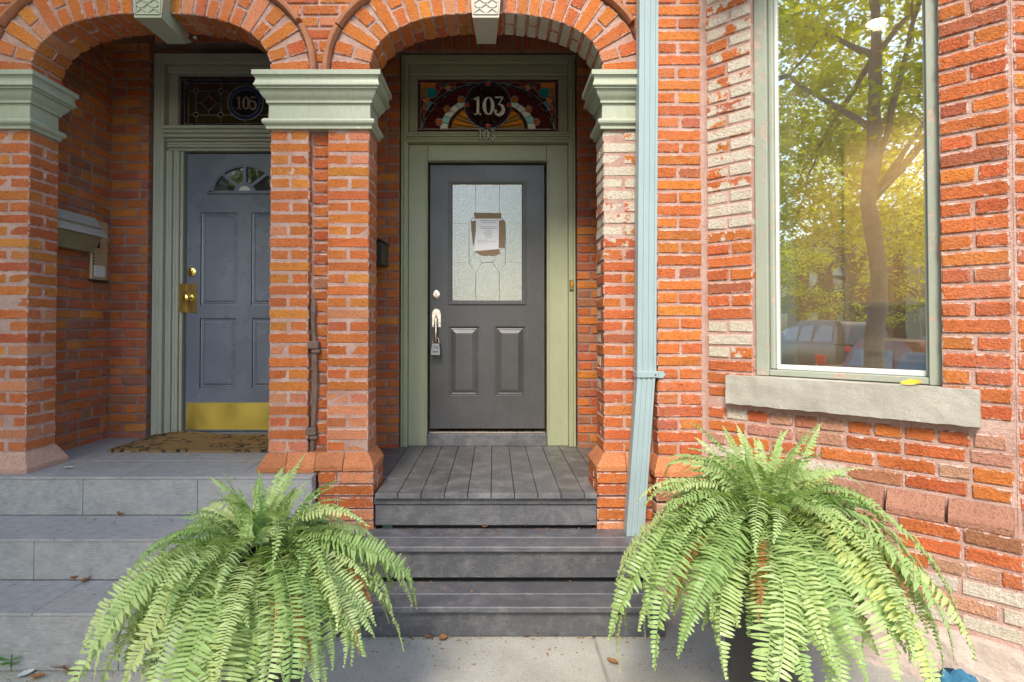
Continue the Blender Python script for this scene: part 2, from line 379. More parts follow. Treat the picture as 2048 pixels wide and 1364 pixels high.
def pilaster(parent, x0, x1, y0, y1, z0, z1, pal, low=None, cream=None, start=0):
    n = int(round((z1 - z0) / CH)); ch = (z1 - z0) / n; w = x1 - x0; dd = y1 - y0
    for k in range(n):
        zc = z1 - ch * (k + .5); pl = low if (low and zc < 1.12 and rnd.random() < .6) else pal; sb = pl is low
        cr = cream(zc) if cream else 0
        if (k + start) % 2:                               # a stretcher in front, one behind
            brick(parent, I4, x0, x1, y0, y0 + dd / 2 - JT / 2, zc, pl, cr, smoothb=sb)
            brick(parent, I4, x0, x1, y0 + dd / 2 + JT / 2, y1, zc, pl, cr, smoothb=sb)
        else:
            m = (x0 + x1) / 2 + rnd.uniform(-.008, .008)
            brick(parent, I4, x0, m - JT / 2, y0, y1, zc, pl, cr, smoothb=sb); brick(parent, I4, m + JT / 2, x1, y0, y1, zc, pl, cr * rnd.uniform(.3, 1), smoothb=sb)
def field(parent, Tm, x0, x1, z0, z1, y0=0, d=.05, pal=PAL, bond='run', holes=(), cream=None, zbase=None, low=None, seedoff=0):
    """courses of bricks on a wall face, local x along the wall, face at y0"""
    zb = z0 if zbase is None else zbase; k = int(math.floor((z0 - zb) / CH + .5)) ; L = .2035
    while True:
        zc = zb + CH * (k + .5)
        if zc + BH / 2 > z1 + .012: break
        segs = []
        if bond == 'pair':
            if (k + seedoff) % 2: segs = [(x0, x1)]
            else:
                m = (x0 + x1) / 2 + rnd.uniform(-.012, .012); segs = [(x0, m - JT / 2), (m + JT / 2, x1)]
        else:
            x = x0 - (L * .5 if (k + seedoff) % 2 else 0) - rnd.uniform(0, .02)
            hd = (k % 6 == 3)
            while x < x1:
                l = L * (.48 if hd or rnd.random() < .07 else 1) + rnd.uniform(-.004, .004)
                a, b = max(x, x0), min(x + l, x1)
                if b - a > .03: segs.append((a, b))
                x += l + JT
        for a, b in segs:
            parts = [(a, b)]
            for (hx0, hx1, hz0, hz1) in holes:
                if zc > hz0 and zc < hz1:
                    q = []
                    for u, v in parts:
                        if v <= hx0 or u >= hx1: q.append((u, v)); continue
                        if hx0 - u > .03: q.append((u, hx0))
                        if v - hx1 > .03: q.append((hx1, v))
                    parts = q
            for u, v in parts:
                pl = low if (low and zc < 1.0 and rnd.random() < .5) else pal
                brick(parent, Tm, u, v, y0, y0 + d, zc, pl, cream(u, v, zc) if cream else 0, smoothb=pl is low)
        k += 1
def frustum(x0, x1, y0, y1, z0, z1, el, er, ef, eb, lip=.025):
    mb = MB(); rings = []
    for z, e in ((z0, 1), (z0 + lip, 1), (z1 - .006, .12), (z1, 0)):
        rings += [(x0 - el * e, y0 - ef * e, z), (x1 + er * e, y0 - ef * e, z), (x1 + er * e, y1 + eb * e, z), (x0 - el * e, y1 + eb * e, z)]
    fs = [[0, 1, 2, 3], [12, 13, 14, 15]] + [[i * 4 + k, i * 4 + (k + 1) % 4, i * 4 + 4 + (k + 1) % 4, i * 4 + 4 + k] for i in range(3) for k in range(4)]
    return mb.add(rings, fs)

def plinth(mb, par, col, Mx=None):
    me = mb.mesh('plinth_brick', M['brick']); a = me.attributes.new('half', 'FLOAT_VECTOR', 'POINT'); a.data.foreach_set('vector', [.9, .9, .9] * len(me.vertices))
    k = rnd.uniform(.85, 1.1); return put('plinth_brick', me, par, Mx, (col[0] * k, col[1] * k, col[2] * k, 1 - rnd.uniform(0, .06)))
# capital profile: (offset, z) from the bottom up
CAPP = [(.0, 2.533), (.018, 2.533), (.018, 2.549), (.024, 2.553), (.033, 2.561), (.036, 2.572), (.032, 2.583), (.022, 2.590), (.008, 2.594), (.006, 2.668), (.012, 2.675), (.018, 2.677), (.018, 2.690),
        (.021, 2.695), (.028, 2.703), (.038, 2.716), (.044, 2.730), (.046, 2.742), (.058, 2.742), (.058, 2.752), (.068, 2.754), (.070, 2.759), (.063, 2.775), (.060, 2.790), (.063, 2.802), (.068, 2.809), (.076, 2.811), (.076, 2.837), (.0, 2.842)]
def capital(parent, x0, x1, y0, y1, mt, left=True, right=True):
    for nm, pr in (('neck_moulding', CAPP[:9]), ('frieze', CAPP[8:12]), ('ovolo_moulding', CAPP[10:18]), ('cornice_slab', CAPP[17:])):
        if nm == 'frieze': pr = [(0, CAPP[8][1])] + pr + [(0, CAPP[11][1])]
        else: pr = [(0, pr[0][1])] + pr + [(0, pr[-1][1])]
        vs = []
        for e, z in pr:
            l = e if left else 0; r = e if right else 0
            vs += [(x0 - l, y0 - e, z), (x1 + r, y0 - e, z), (x1 + r, y1 + e, z), (x0 - l, y1 + e, z)]
        n = len(pr); fs = [[0, 1, 2, 3], [4 * n - 4 + k for k in range(4)]] + [[i * 4 + k, i * 4 + (k + 1) % 4, i * 4 + 4 + (k + 1) % 4, i * 4 + 4 + k] for i in range(n - 1) for k in range(4)]
        if nm == 'neck_moulding': cap = MB().add(vs, fs).put('capital', mt, parent, smooth=.5)
        else: MB().add(vs, fs).put(nm, mt, cap, smooth=.5)
    return cap

LAND, PFL = .636, .531                                    # stone landing of 105, board floor of 103
PZ0, PZ1, CZ = .645, .740, 2.533                          # plinth chamfer, capital underside
def pier_core(parent, boxes, mat=None):
    mb = MB()
    for b in boxes: mb.box(*b)
    mb.put('mortar', mat or M['mortar'], parent)

# middle double pier
X1a, X1b, X1c, X1d = -1.247, -1.032, -.927, -.696
P2 = thing('brick_pier', 'wide double brick pier with a recessed rusty-rod groove between the two doorways', 'brick pier', ((X1a + X1d) / 2, .1, 0))
g = .004
pier_core(P2, [(X1a + g, X1b - g, g, .215 - g, PZ0, CZ), (X1c + g, X1d - g, g, .215 - g, PZ0, CZ), (X1b - g, X1c + g, .052, .215 - g, PZ0, CZ), (-.955, -.662, -.028, .24, 0, PZ0), (-1.25, -.955, .03, .24, .3, PZ0)])
pilaster(P2, X1a, X1b, 0, .215, PZ1, CZ, PAL_FRONT, PAL_LOW, cream=lambda z: .30 if z > 2.2 else 0)
pilaster(P2, X1c, X1d, 0, .215, PZ1, CZ, PAL_FRONT, PAL_LOW)
for k in range(27):
    brick(P2, I4, X1b + .014, X1c - .002, .045, .10, CZ - CH * (k + .65), [(ORANGE, 3), (RED, 3), (BROWN, 1)])
plinth(frustum(X1a, -1.14, 0, .215, LAND + .003, PZ1, .045, 0, .045, .03), P2, (.47, .17, .07))
plinth(frustum(-1.137, X1b + .05, 0, .215, LAND + .003, PZ1, 0, 0, .045, .03), P2, (.47, .17, .07))
plinth(frustum(X1b + .053, X1c + .10, .002, .215, PZ0 + .003, PZ1, 0, 0, .045, .03), P2, (.47, .17, .07))
plinth(frustum(X1c + .105, X1d, 0, .215, PZ0 + .003, PZ1, 0, .04, .045, .03), P2, (.47, .17, .07))
z = PZ0
for k in range(10):
    zc = z - CH * (k + .5); L_ = [(SALMON, 2), (ORANGE, 5), (RED, 1)]
    if k % 2: brick(P2, I4, -.96, -.656, -.042, .06, zc, L_, smoothb=True)
    else:
        brick(P2, I4, -.96, -.862, -.042, .06, zc, L_); brick(P2, I4, -.85, -.656, -.042, .06, zc, L_, smoothb=True)
    brick(P2, I4, -.75, -.656, .075, .24, zc, L_)
capital(P2, X1a, X1d, 0, .19, M['capital'])
# left pier (mirror of the middle one, mostly outside the frame)
P1 = thing('brick_pier', 'brick pier at the left edge of the photo, beside the mailbox porch, with mortar-smeared foot', 'brick pier', (-2.85, .1, LAND))
XL = [-3.137, -2.922, -2.808, -2.590]
pier_core(P1, [(XL[0] + g, XL[1] - g, g, .215 - g, LAND, CZ), (XL[2] + g, XL[3] - g, g, .215 - g, LAND, CZ), (XL[1] - g, XL[2] + g, .052, .215 - g, LAND, CZ)])
for a, b in ((XL[0], XL[1]), (XL[2], XL[3])): pilaster(P1, a, b, 0, .215, PZ1, CZ, PAL_FRONT, PAL_LOW, cream=lambda z: .2 if z > 2.35 else 0)
for k in range(26): brick(P1, I4, XL[1] + .014, XL[2] - .002, .045, .10, CZ - CH * (k + .65), PAL)
M['plinth_smeared'] = rough_material('plinth_smeared', (.44, .26, .20), (.50, .38, .33), 16, 70, dark=(.28, .13, .08), bump=1, dist=.012)
plinth(frustum(XL[0], XL[1] + .05, 0, .215, LAND + .001, PZ1, .04, 0, .045, .03), P1, (.46, .27, .20))
plinth(frustum(XL[1] + .055, XL[3], 0, .215, LAND + .001, PZ1, 0, .055, .055, .03), P1, (.46, .27, .20))
capital(P1, XL[0], XL[3], 0, .19, M['capital'])
# right pier
P3 = thing('brick_pier', 'brick pier with peeling cream paint between the doorway of 103 and the blue downspout', 'brick pier', (.74, .1, 0))
pier_core(P3, [(.609 + g, .88, g, .215 - g, PZ0, CZ), (.575, .88, -.028, .24, 0, PZ0)])
def cr3(z): return .80 if z > 2.2 else (.62 if z > 1.95 else (.45 if z > 1.8 else .05))
n3 = int(round((CZ - PZ1) / CH)); ch3 = (CZ - PZ1) / n3
for k in range(n3):
    zc = CZ - ch3 * (k + .5); c = cr3(zc)
    if k % 2:
        brick(P3, I4, .609, .80, 0, .10, zc, PAL_BAY, c); brick(P3, I4, .812, .874, 0, .10, zc, PAL_BAY, c * .3); brick(P3, I4, .609, .80, .112, .215, zc, PAL_BAY, .75 if zc > 1 else .3)
    else:
        brick(P3, I4, .609, .715, 0, .215, zc, PAL_BAY, max(c, .25 if zc > 1 else 0)); brick(P3, I4, .727, .874, 0, .10, zc, PAL_BAY, c * .75)
plinth(frustum(.609, .72, 0, .215, PZ0 + .002, PZ1, .05, 0, .045, .03), P3, (.47, .17, .07))
plinth(frustum(.724, .874, 0, .215, PZ0 + .002, PZ1, 0, 0, .045, .03), P3, (.47, .17, .07))
for k in range(10):
    zc = PZ0 - CH * (k + .5); L_ = [(SALMON, 1), (ORANGE, 5), (RED, 2)]
    if k % 2: brick(P3, I4, .565, .72, -.042, .06, zc, L_, smoothb=True); brick(P3, I4, .732, .874, -.042, .06, zc, L_)
    else: brick(P3, I4, .565, .80, -.042, .06, zc, L_, smoothb=True); brick(P3, I4, .812, .874, -.042, .06, zc, L_)
    brick(P3, I4, .565, .66, .072, .24, zc, L_)
capital(P3, .609, .874, 0, .19, M['capital'], right=False)

# ------------------------------------------------------------------ arches
ZS, RISE, NEXP, RING = 2.842, .347, 2.45, .215
def arch_curve(cx, a, n=400):
    pts = []
    for i in range(n + 1):
        t = pi * i / n; c, s = cos(t), sin(t)
        pts.append(Vector((cx - a * math.copysign(abs(c) ** (2 / NEXP), c), ZS + RISE * abs(s) ** (2 / NEXP))))
    # resample evenly
    out, acc, L = [], 0, [0]
    for i in range(1, len(pts)): L.append(L[-1] + (pts[i] - pts[i - 1]).length)
    m = 300; j = 0
    for q in range(m + 1):
        d = L[-1] * q / m
        while j < len(L) - 2 and L[j + 1] < d: j += 1
        f = (d - L[j]) / max(1e-9, L[j + 1] - L[j]); out.append(pts[j].lerp(pts[j + 1], f))
    return out, L[-1]
def arch_normals(c):
    ns = []
    for i in range(len(c)):
        a, b = c[max(0, i - 6)], c[min(len(c) - 1, i + 6)]; d = (b - a).normalized(); ns.append(Vector((-d.y, d.x)))
    ns[0] = Vector((-1, 0)); ns[-1] = Vector((1, 0))
    return ns
def wedge(parent, name, p, nrm, r0, r1, w0, w1, y0, y1, col, mats, painted):
    tg = Vector((nrm.y, -nrm.x)); b = .005; jt = lambda: rnd.uniform(-.0015, .0015)
    quad = [(-w0 / 2, r0), (w0 / 2, r0), (w1 / 2, r1), (-w1 / 2, r1)]
    cz = (r0 + r1) / 2; loc = p + nrm * cz
    # local frame: x = tangent, z = normal
    vs, fs = chamfer(1, 1, 1, .12)
    ww = lambda zz: (w0 + (w1 - w0) * (zz + 1) / 2) / 2
    hy = (y1 - y0) / 2; hz = (r1 - r0) / 2
    out = []
    for v in vs:
        sx = math.copysign(1, v.x); sz = math.copysign(1, v.z); sy = math.copysign(1, v.y)
        W = ww(sz * 1.0)
        x = sx * (W - (b if abs(v.x) < .99 else 0)); y = sy * (hy - (b if abs(v.y) < .99 else 0)); zz = sz * (hz - (b if abs(v.z) < .99 else 0))
        out.append((x + jt(), y + jt(), zz + jt()))
    mb = MB().add(out, fs)
    if painted:
        for i, f in enumerate(fs):
            if all(vs[q].z < -.9 for q in f): mb.m[i] = 1
    me = mb.mesh(name, mats)
    a = me.attributes.new('half', 'FLOAT_VECTOR', 'POINT'); a.data.foreach_set('vector', [min(w0, w1) / 2 + abs(w1 - w0) / 4, hy, hz] * len(out))
    R = Matrix(((tg.x, 0, nrm.x, loc.x), (0, 1, 0, (y0 + y1) / 2), (tg.y, 0, nrm.y, loc.y), (0, 0, 0, 1)))
    return put(name, me, parent, R, col)
def ring_prism(c, ns, r0, r1, y0, y1, prof=None):
    mb = MB(); n = len(c); vs = []
    for p, q in zip(c, ns):
        for r, y in ((r0, y0), (r1, y0), (r1, y1), (r0, y1)): vs.append((p.x + q.x * r, y, p.y + q.y * r))
    fs = [[i * 4 + k, i * 4 + (k + 1) % 4, i * 4 + 4 + (k + 1) % 4, i * 4 + 4 + k] for i in range(n - 1) for k in range(4)] + [[0, 1, 2, 3], [4 * n - 4 + k for k in range(4)]]
    return mb.add(vs, fs)
ARCH = {}
def arch(cx, a, label, painted):
    A = thing('brick_arch', label, 'brick arch', (cx, .1, ZS))
    c, L = arch_curve(cx, a); ns = arch_normals(c); ARCH[cx] = (c, ns, a)
    ring_prism(c[::3], ns[::3], .008, RING - .004, .008, .228).put('mortar', M['mortar'], A)
    n = int(L / .0655) | 1
    for i in range(n):
        q = (i + .5) / n * 300; k = int(q); p = c[k].lerp(c[min(300, k + 1)], q - k); nr = ns[k].lerp(ns[min(300, k + 1)], q - k).normalized()
        ka, kb = max(0, int(i / n * 300)), min(300, int((i + 1) / n * 300))
        outw = ((c[kb] + ns[kb] * RING) - (c[ka] + ns[ka] * RING)).length
        w0 = L / n - JT * .9; w1 = max(w0 * .95, min(outw - JT * 1.3, .078))
        mats = [M['brick'], M['soffit_paint']]; pt = painted and p.x > cx + .09
        cr = .18 if painted and p.x > cx + .3 else 0.02
        wm = (w0 + w1) / 2
        if i % 2 == 0:
            wedge(A, 'brick', p, nr, 0, RING, w0, w1, 0, .105, pick(PAL_FRONT, cr), mats, pt)
            wedge(A, 'brick', p, nr, 0, RING, w0, w1, .117, .235, pick(PAL), mats, pt)
        else:
            wedge(A, 'brick', p, nr, 0, .100, w0, wm, 0, .235, pick(PAL_FRONT, cr), mats, pt)
            wedge(A, 'brick', p, nr, .113, RING, wm, w1, 0, .105, pick(PAL_FRONT, cr), mats, False)
    # hood mould: short rounded segments
    m = 11
    for i in range(m):
        a0, a1 = int(300 * i / m) + (1 if i else 0), int(300 * (i + 1) / m)
        sub = list(range(a0, a1 + 1, 3)); prof = [(.222, .02), (.222, -.018), (.232, -.034), (.246, -.036), (.258, -.024), (.264, .02)]
        vs = []
        for s_ in sub:
            for r, y in prof: vs.append((c[s_].x + ns[s_].x * r, y, c[s_].y + ns[s_].y * r))
        N = len(prof); fs = [[u * N + k, u * N + (k + 1) % N, u * N + N + (k + 1) % N, u * N + N + k] for u in range(len(sub) - 1) for k in range(N)] + [list(range(N)), [(len(sub) - 1) * N + k for k in range(N)]]
        MB().add(vs, fs).put('hood_mould', M['moulded_brick'], A, smooth=.6)
    return A
CX5, CX3 = -1.9185, -.0435
A5 = arch(CX5, .671, 'red brick arch over the doorway of 105 with a green keystone', False)
A3 = arch(CX3, .652, 'red brick arch over the doorway of 103 with half its underside painted cream', True)
def keystone(A, cx, mt, wt):
    k = MB(); z0 = 3.116
    vs = []
    for y, z, w in ((-.085, z0, wt * .93), (.20, z0 + .001, wt * .72), (.20, 3.55, wt * .9), (-.085, 3.55, wt * 1.35)):
        vs += [(cx - w / 2, y, z), (cx + w / 2, y, z)]
    k.add(vs, [[0, 1, 3, 2], [2, 3, 5, 4], [4, 5, 7, 6], [6, 7, 1, 0], [0, 2, 4, 6], [1, 7, 5, 3]])
    ko = k.put('keystone', mt, A)
    # raised diamond lattice carved on the front face
    lt = MB(); w = wt * .40
    for i in range(-1, 6):
        for s in (-1, 1):
            za = z0 + .03 + i * .052; p = []
            for q in range(9):
                x = -w + 2 * w * q / 8; zz = za + (x + w) * .75 if s > 0 else za + (w - x) * .75
                if z0 + .022 < zz < 3.5: p.append((cx + x, zz))
            if len(p) > 2: lt.ribbon(p, .0035, -.0905, -.083)
    for s in (-1, 1): lt.ribbon([(cx + s * w * 1.04, z0 + .018), (cx + s * w * 1.12, 3.5)], .004, -.0905, -.083)
    lt.ribbon([(cx - w * 1.04, z0 + .020), (cx + w * 1.04, z0 + .020)], .004, -.0905, -.083)
    lt.put('lattice_carving', mt, ko)
keystone(A5, -1.884, M['capital'], .158); keystone(A3, -.045, M['cream'], .155)

# spandrel wall above and between the arches
SPW = thing('brick_wall', 'brick wall above and between the two arches', 'brick wall', (-1, .1, 2.85))
def in_arch(x, z, m):
    for cx, (c, ns, a) in ARCH.items():
        if abs(x - cx) < a + m and z < 3.75:
            best = min(((p - Vector((x, z))).length, i) for i, p in enumerate(c[::4]))
            i = best[1] * 4
            if (Vector((x, z)) - c[i]).dot(ns[i]) < m: return True
    return False
mb = MB()
def spandrel(x0, x1):                                     # mortar bed as narrow strips that stop at the arch ring
    st = .025; n = int((x1 - x0) / st)
    for i in range(n):
        xa, xb = x0 + (x1 - x0) * i / n, x0 + (x1 - x0) * (i + 1) / n; xm = (xa + xb) / 2; z0 = ZS + .002
        while z0 < 3.60 and in_arch(xm, z0, .19): z0 += .01
        mb.box(xa, xb, .018, .23, z0, 3.75)
spandrel(-3.13, .874); mb.put('mortar', M['mortar'], SPW)
k = 0
while ZS + CH * (k + 1) < 3.75:
    zc = ZS + CH * (k + .5); x = -3.12 - (.1 if k % 2 else 0)
    while x < .874:
        x1 = min(x + .2035, .872)
        cuts = [x]; ok = [not in_arch(x + (x1 - x) * q / 8, zc - .01, .225) for q in range(9)]
        if all(ok): brick(SPW, I4, max(x, -3.125), x1, .010, .06, zc, PAL_FRONT, .15 if x > .6 else 0)
        elif any(ok):
            qs = [q for q in range(9) if ok[q]]; a_, b_ = x + (x1 - x) * qs[0] / 8, x + (x1 - x) * qs[-1] / 8
            if b_ - a_ > .03: brick(SPW, I4, a_, b_, .010, .06, zc, PAL_FRONT, .15 if x > .6 else 0)
        x = x1 + JT
    k += 1

# ------------------------------------------------------------------ porch interiors
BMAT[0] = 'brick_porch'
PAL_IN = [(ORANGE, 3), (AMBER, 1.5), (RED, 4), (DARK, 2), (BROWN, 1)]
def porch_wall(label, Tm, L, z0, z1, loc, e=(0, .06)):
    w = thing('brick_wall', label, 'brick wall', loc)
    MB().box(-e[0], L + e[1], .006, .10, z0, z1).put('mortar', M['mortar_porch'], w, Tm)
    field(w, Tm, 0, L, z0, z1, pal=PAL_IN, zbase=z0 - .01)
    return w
RY5, RY3 = .94, 1.09
# Tm: local x along wall, local y into the wall
Tl5 = Matrix(((0, -1, 0, -2.775), (1, 0, 0, .12), (0, 0, 1, 0), (0, 0, 0, 1)))
porch_wall('shaded brick side wall of the left porch holding the bronze mailbox', Tl5, RY5 - .12, LAND - .02, 3.5, (-2.78, .5, LAND))
porch_wall('narrow brick return between the mailbox wall and the grey-green frame of 105', T((-2.775, RY5, 0)), .262, LAND - .02, 3.5, (-2.64, RY5, LAND), (.06, 0))
Tr5 = Matrix(((0, 1, 0, -1.06), (1, 0, 0, .215), (0, 0, 1, 0), (0, 0, 0, 1)))
def plainwall(name, label, box, mt, cat='wall'):
    o = MB().box(*box).put(name, mt); return tag(o, label, cat)
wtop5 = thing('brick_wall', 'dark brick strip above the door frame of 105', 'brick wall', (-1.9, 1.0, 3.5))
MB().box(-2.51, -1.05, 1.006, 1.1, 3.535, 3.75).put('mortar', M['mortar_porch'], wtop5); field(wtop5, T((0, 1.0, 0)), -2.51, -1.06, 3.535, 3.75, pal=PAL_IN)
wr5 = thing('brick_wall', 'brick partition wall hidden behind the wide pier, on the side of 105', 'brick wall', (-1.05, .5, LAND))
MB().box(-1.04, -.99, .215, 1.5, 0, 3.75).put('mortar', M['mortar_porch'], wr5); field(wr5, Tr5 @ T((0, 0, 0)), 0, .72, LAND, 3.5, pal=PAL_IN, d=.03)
Tl3 = Matrix(((0, -1, 0, -.905), (1, 0, 0, .24), (0, 0, 1, 0), (0, 0, 0, 1)))
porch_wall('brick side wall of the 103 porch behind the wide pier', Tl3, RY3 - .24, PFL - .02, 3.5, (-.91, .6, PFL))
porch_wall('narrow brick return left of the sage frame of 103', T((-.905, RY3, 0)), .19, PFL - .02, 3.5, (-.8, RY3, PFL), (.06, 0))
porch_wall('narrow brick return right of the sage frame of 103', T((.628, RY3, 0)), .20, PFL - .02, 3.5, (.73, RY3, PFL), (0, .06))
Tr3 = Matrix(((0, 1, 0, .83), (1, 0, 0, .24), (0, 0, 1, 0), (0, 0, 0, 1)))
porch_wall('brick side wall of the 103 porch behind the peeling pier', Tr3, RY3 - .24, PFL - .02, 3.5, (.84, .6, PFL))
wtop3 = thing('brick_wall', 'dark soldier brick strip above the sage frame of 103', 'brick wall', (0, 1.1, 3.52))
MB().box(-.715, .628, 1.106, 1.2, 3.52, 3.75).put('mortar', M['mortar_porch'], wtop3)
x = -.712
while x < .60: brick(wtop3, I4, x, x + .054, 1.10, 1.15, 3.52 + .104, PAL_IN, h=.2); x += .0665
MB().box(-3.2, .95, .0, 1.7, 3.75, 3.85).put('porch_ceiling', M['floorboards'])['kind'] = 'structure'
MB().box(-3.2, .95, 1.45, 1.55, 0, 3.75).put('porch_back_wall', M['mortar_porch'])['kind'] = 'structure'

BMAT[0] = 'brick'
# ------------------------------------------------------------------ numerals
def arcp(cx, cz, rx, rz, a0, a1, n=16): return [(cx + rx * cos(radians(a0 + (a1 - a0) * i / n)), cz + rz * sin(radians(a0 + (a1 - a0) * i / n))) for i in range(n + 1)]
def digit(mb, ch, x, z, w, h, y0, y1, bold=1.0):
    S = lambda pts: [(x + p[0] * w, z + p[1] * h) for p in pts]
    W = lambda ws: [q * w * bold for q in ws]
    if ch == '1':
        mb.ribbon(S([(.52, .0), (.52, 1)]), w * .115 * bold, y0, y1); mb.ribbon(S([(.22, .035), (.82, .035)]), h * .035 * bold, y0, y1)
        mb.prism(S([(.50, 1.0), (.18, .90), (.18, .82), (.50, .86)]), y0, y1)
    if ch == '0':
        p = arcp(.5, .5, .36, .46, 0, 360, 28)[:-1]; mb.ribbon(S(p), W([.05 + .11 * abs(cos(2 * pi * i / 28)) ** 1.5 for i in range(28)]), y0, y1, closed=True)
    if ch in '35':
        if ch == '3':
            mb.ribbon(S([(.14, .96), (.84, .96)]), h * .04 * bold, y0, y1); mb.ribbon(S([(.82, .96), (.42, .58)]), w * .05 * bold, y0, y1)
            p = arcp(.44, .30, .40, .29, 95, -150, 24); p[0] = (.36, .57)
        else:
            mb.ribbon(S([(.2, .95), (.84, .95)]), h * .05 * bold, y0, y1); mb.ribbon(S([(.24, .97), (.21, .52)]), w * .045 * bold, y0, y1)
            p = arcp(.44, .32, .41, .31, 130, -150, 24)
        mb.ribbon(S(p), W([.05 + .11 * max(0, sin(pi * i / 24)) ** 1.2 for i in range(25)]), y0, y1)
        mb.prism(S(arcp(.19, .20, .12, .085, 0, 360, 12)[:-1]), y0, y1)
def number(mb, s, cx, cz, w, h, y0, y1, gap=1.08, bold=1.0):
    x = cx - w * gap * len(s) / 2
    for ch in s: digit(mb, ch, x + w * (gap - 1) / 2, cz - h / 2, w, h, y0, y1, bold); x += w * gap

# ------------------------------------------------------------------ door frame, transom and door of 103
FY, DY = 1.15, 1.205
def px3(px, py, y=FY): return at(px, py, y)
fx0, fx1 = px3(803, 500)[0], px3(1150, 500)[0]; ftop = px3(975, 113)[1]; ftop = min(ftop, 3.518)
dx0, dx1 = -.497, .392; dz0, dz1 = .655, 2.685
DF3 = thing('door_frame', 'sage green door frame of 103 with a ribbed transom bar', 'door frame', ((fx0 + fx1) / 2, FY, PFL))
S3 = M['sage']
def bxp(name, x0, x1, y0, y1, z0, z1, mt, par, b=.003): return MB().box(x0, x1, y0, y1, z0, z1, b).put(name, mt, par)
ow = .052
for s, (a, b) in enumerate(((fx0, fx0 + ow), (fx1 - ow, fx1))):
    j = bxp('jamb', a, b, FY - .03, FY + .12, PFL, ftop, S3, DF3)
    a2 = (a + .018, b - .010) if s == 0 else (a + .010, b - .018)
    bxp('bead', a2[0], a2[1], FY - .042, FY - .028, PFL + .001, ftop - .03, S3, j, .006)
bxp('head', fx0 + ow + .001, fx1 - ow - .001, FY - .03, FY + .12, ftop - .06, ftop, S3, DF3)
bxp('head_fascia', fx0 + ow + .001, fx1 - ow - .001, FY + .012, FY + .11, ftop - .135, ftop - .061, S3, DF3, .006)
tz1, tz0 = px3(975, 158, 1.2)[1], px3(975, 264, 1.2)[1]; tx0, tx1 = px3(835, 300, 1.2)[0], px3(1117, 300, 1.2)[0]
# boards beside transom and door
bz = px3(975, 288)[1]; bz1 = px3(975, 267)[1]
for a, b in ((fx0 + ow + .001, tx0), (tx1, fx1 - ow - .001)): bxp('transom_stile', a, b, FY + .03, FY + .10, bz1 + .003, ftop - .137, S3, DF3)
bxp('transom_rail', tx0 + .001, tx1 - .001, FY + .03, FY + .10, bz1 + .003, tz0, S3, DF3); bxp('transom_rail', tx0 + .001, tx1 - .001, FY + .03, FY + .10, tz1, ftop - .137, S3, DF3)
tb = MB()
for q in range(4): z_ = bz + (bz1 - bz) * q / 4; tb.box(fx0 + ow - .02, fx1 - ow + .02, FY - .055 + .006 * (q % 2), FY + .1, z_ + .0015, z_ + (bz1 - bz) / 4 - .0015, .006)
tbo = tb.put('transom_bar', S3, DF3)
nb = MB(); number(nb, '103', (px3(973, 277)[0]), (bz + bz1) / 2 + .006, .040, .074, FY - .078, FY - .05, 1.15, 1.25); nb.put('raised_number', S3, tbo)
hz = dz1 + .018
bxp('side_board', fx0 + ow + .001, dx0 - .012, FY + .012, FY + .10, PFL, bz - .001, S3, DF3); bxp('side_board', dx1 + .012, fx1 - ow - .001, FY + .012, FY + .10, PFL, bz - .001, S3, DF3)
bxp('head_board', dx0 - .011, dx1 + .011, FY + .014, FY + .10, hz, bz - .001, S3, DF3)
bxp('stop_bead', dx0 - .030, dx1 + .030, FY + .002, FY + .013, hz + .004, hz + .014, S3, DF3, .002)
for a in (dx0 - .028, dx1 + .020): bxp('stop_bead', a, a + .008, FY + .002, FY + .012, .62, hz, S3, DF3, .002)
th = MB().box(dx0 - .012, dx1 + .012, FY - .005, FY + .14, PFL + .001, dz0 - .035, .004).put('threshold', M['wood_x'], DF3)
MB().box(dx0, dx1, FY + .02, FY + .14, dz0 - .034, dz0 - .018, .004).put('weather_sill', M['nickel'], th)

TR3 = thing('transom_window', 'stained glass transom with white number 103 in a fan of red and white panes', 'stained glass', ((tx0 + tx1) / 2, 1.2, tz0))
def col_mat(name, c, r=.10):
    if name not in M: M[name] = glass_pane_material(name, c, r)
    return M[name]
G_RED = col_mat('glass_dark_red', (.10, .016, .014)); G_RED2 = col_mat('glass_red', (.30, .02, .022)); G_OR = col_mat('glass_orange', (.80, .27, .03)); G_OL = col_mat('glass_olive', (.11, .095, .02))
G_BR = col_mat('glass_amber_rondel', (.48, .15, .04)); G_WH = col_mat('glass_white', (.85, .88, .80), .25); G_TEAL = col_mat('glass_teal', (.006, .26, .25)); G_BLUE = col_mat('glass_blue', (.05, .40, .75)); G_BK = col_mat('glass_black', (.012, .012, .016))
G_TAN = col_mat('glass_tan', (.40, .22, .06)); G_AQ = col_mat('glass_aqua', (.35, .75, .75), .25); G_RUBY = col_mat('glass_ruby', (.80, .02, .025)); G_LENS = col_mat('glass_number', (.90, .84, .76), .3); G_NAVY = col_mat('glass_navy', (.015, .035, .10))
_sx = (tx1 - tx0) / (1790 - 243.0)
def gx(x): return tx0 + (x - 243) * _sx
def gz(y): return tz1 - (y - 368) * (tz1 - tz0) / (948 - 368.0)
TC = MB()                                                  # the lead cames of this window
def pane(par, poly, mt, y=1.205, th_=.004, came=True, cw=.0022, cm=None, cy=None):
    MB().prism(poly, y, y + th_).put('glass_pane', mt, par)
    if came:
        p = list(poly); (cm or TC).ribbon(p, cw, (cy if cy is not None else y - .003), y + .001, closed=True)
def gp(pts): return [(gx(a), gz(b)) for a, b in pts]
def disc(cx, cy, r, n=14): return gp([(cx + r * cos(2 * pi * i / n), cy + r * sin(2 * pi * i / n)) for i in range(n)])
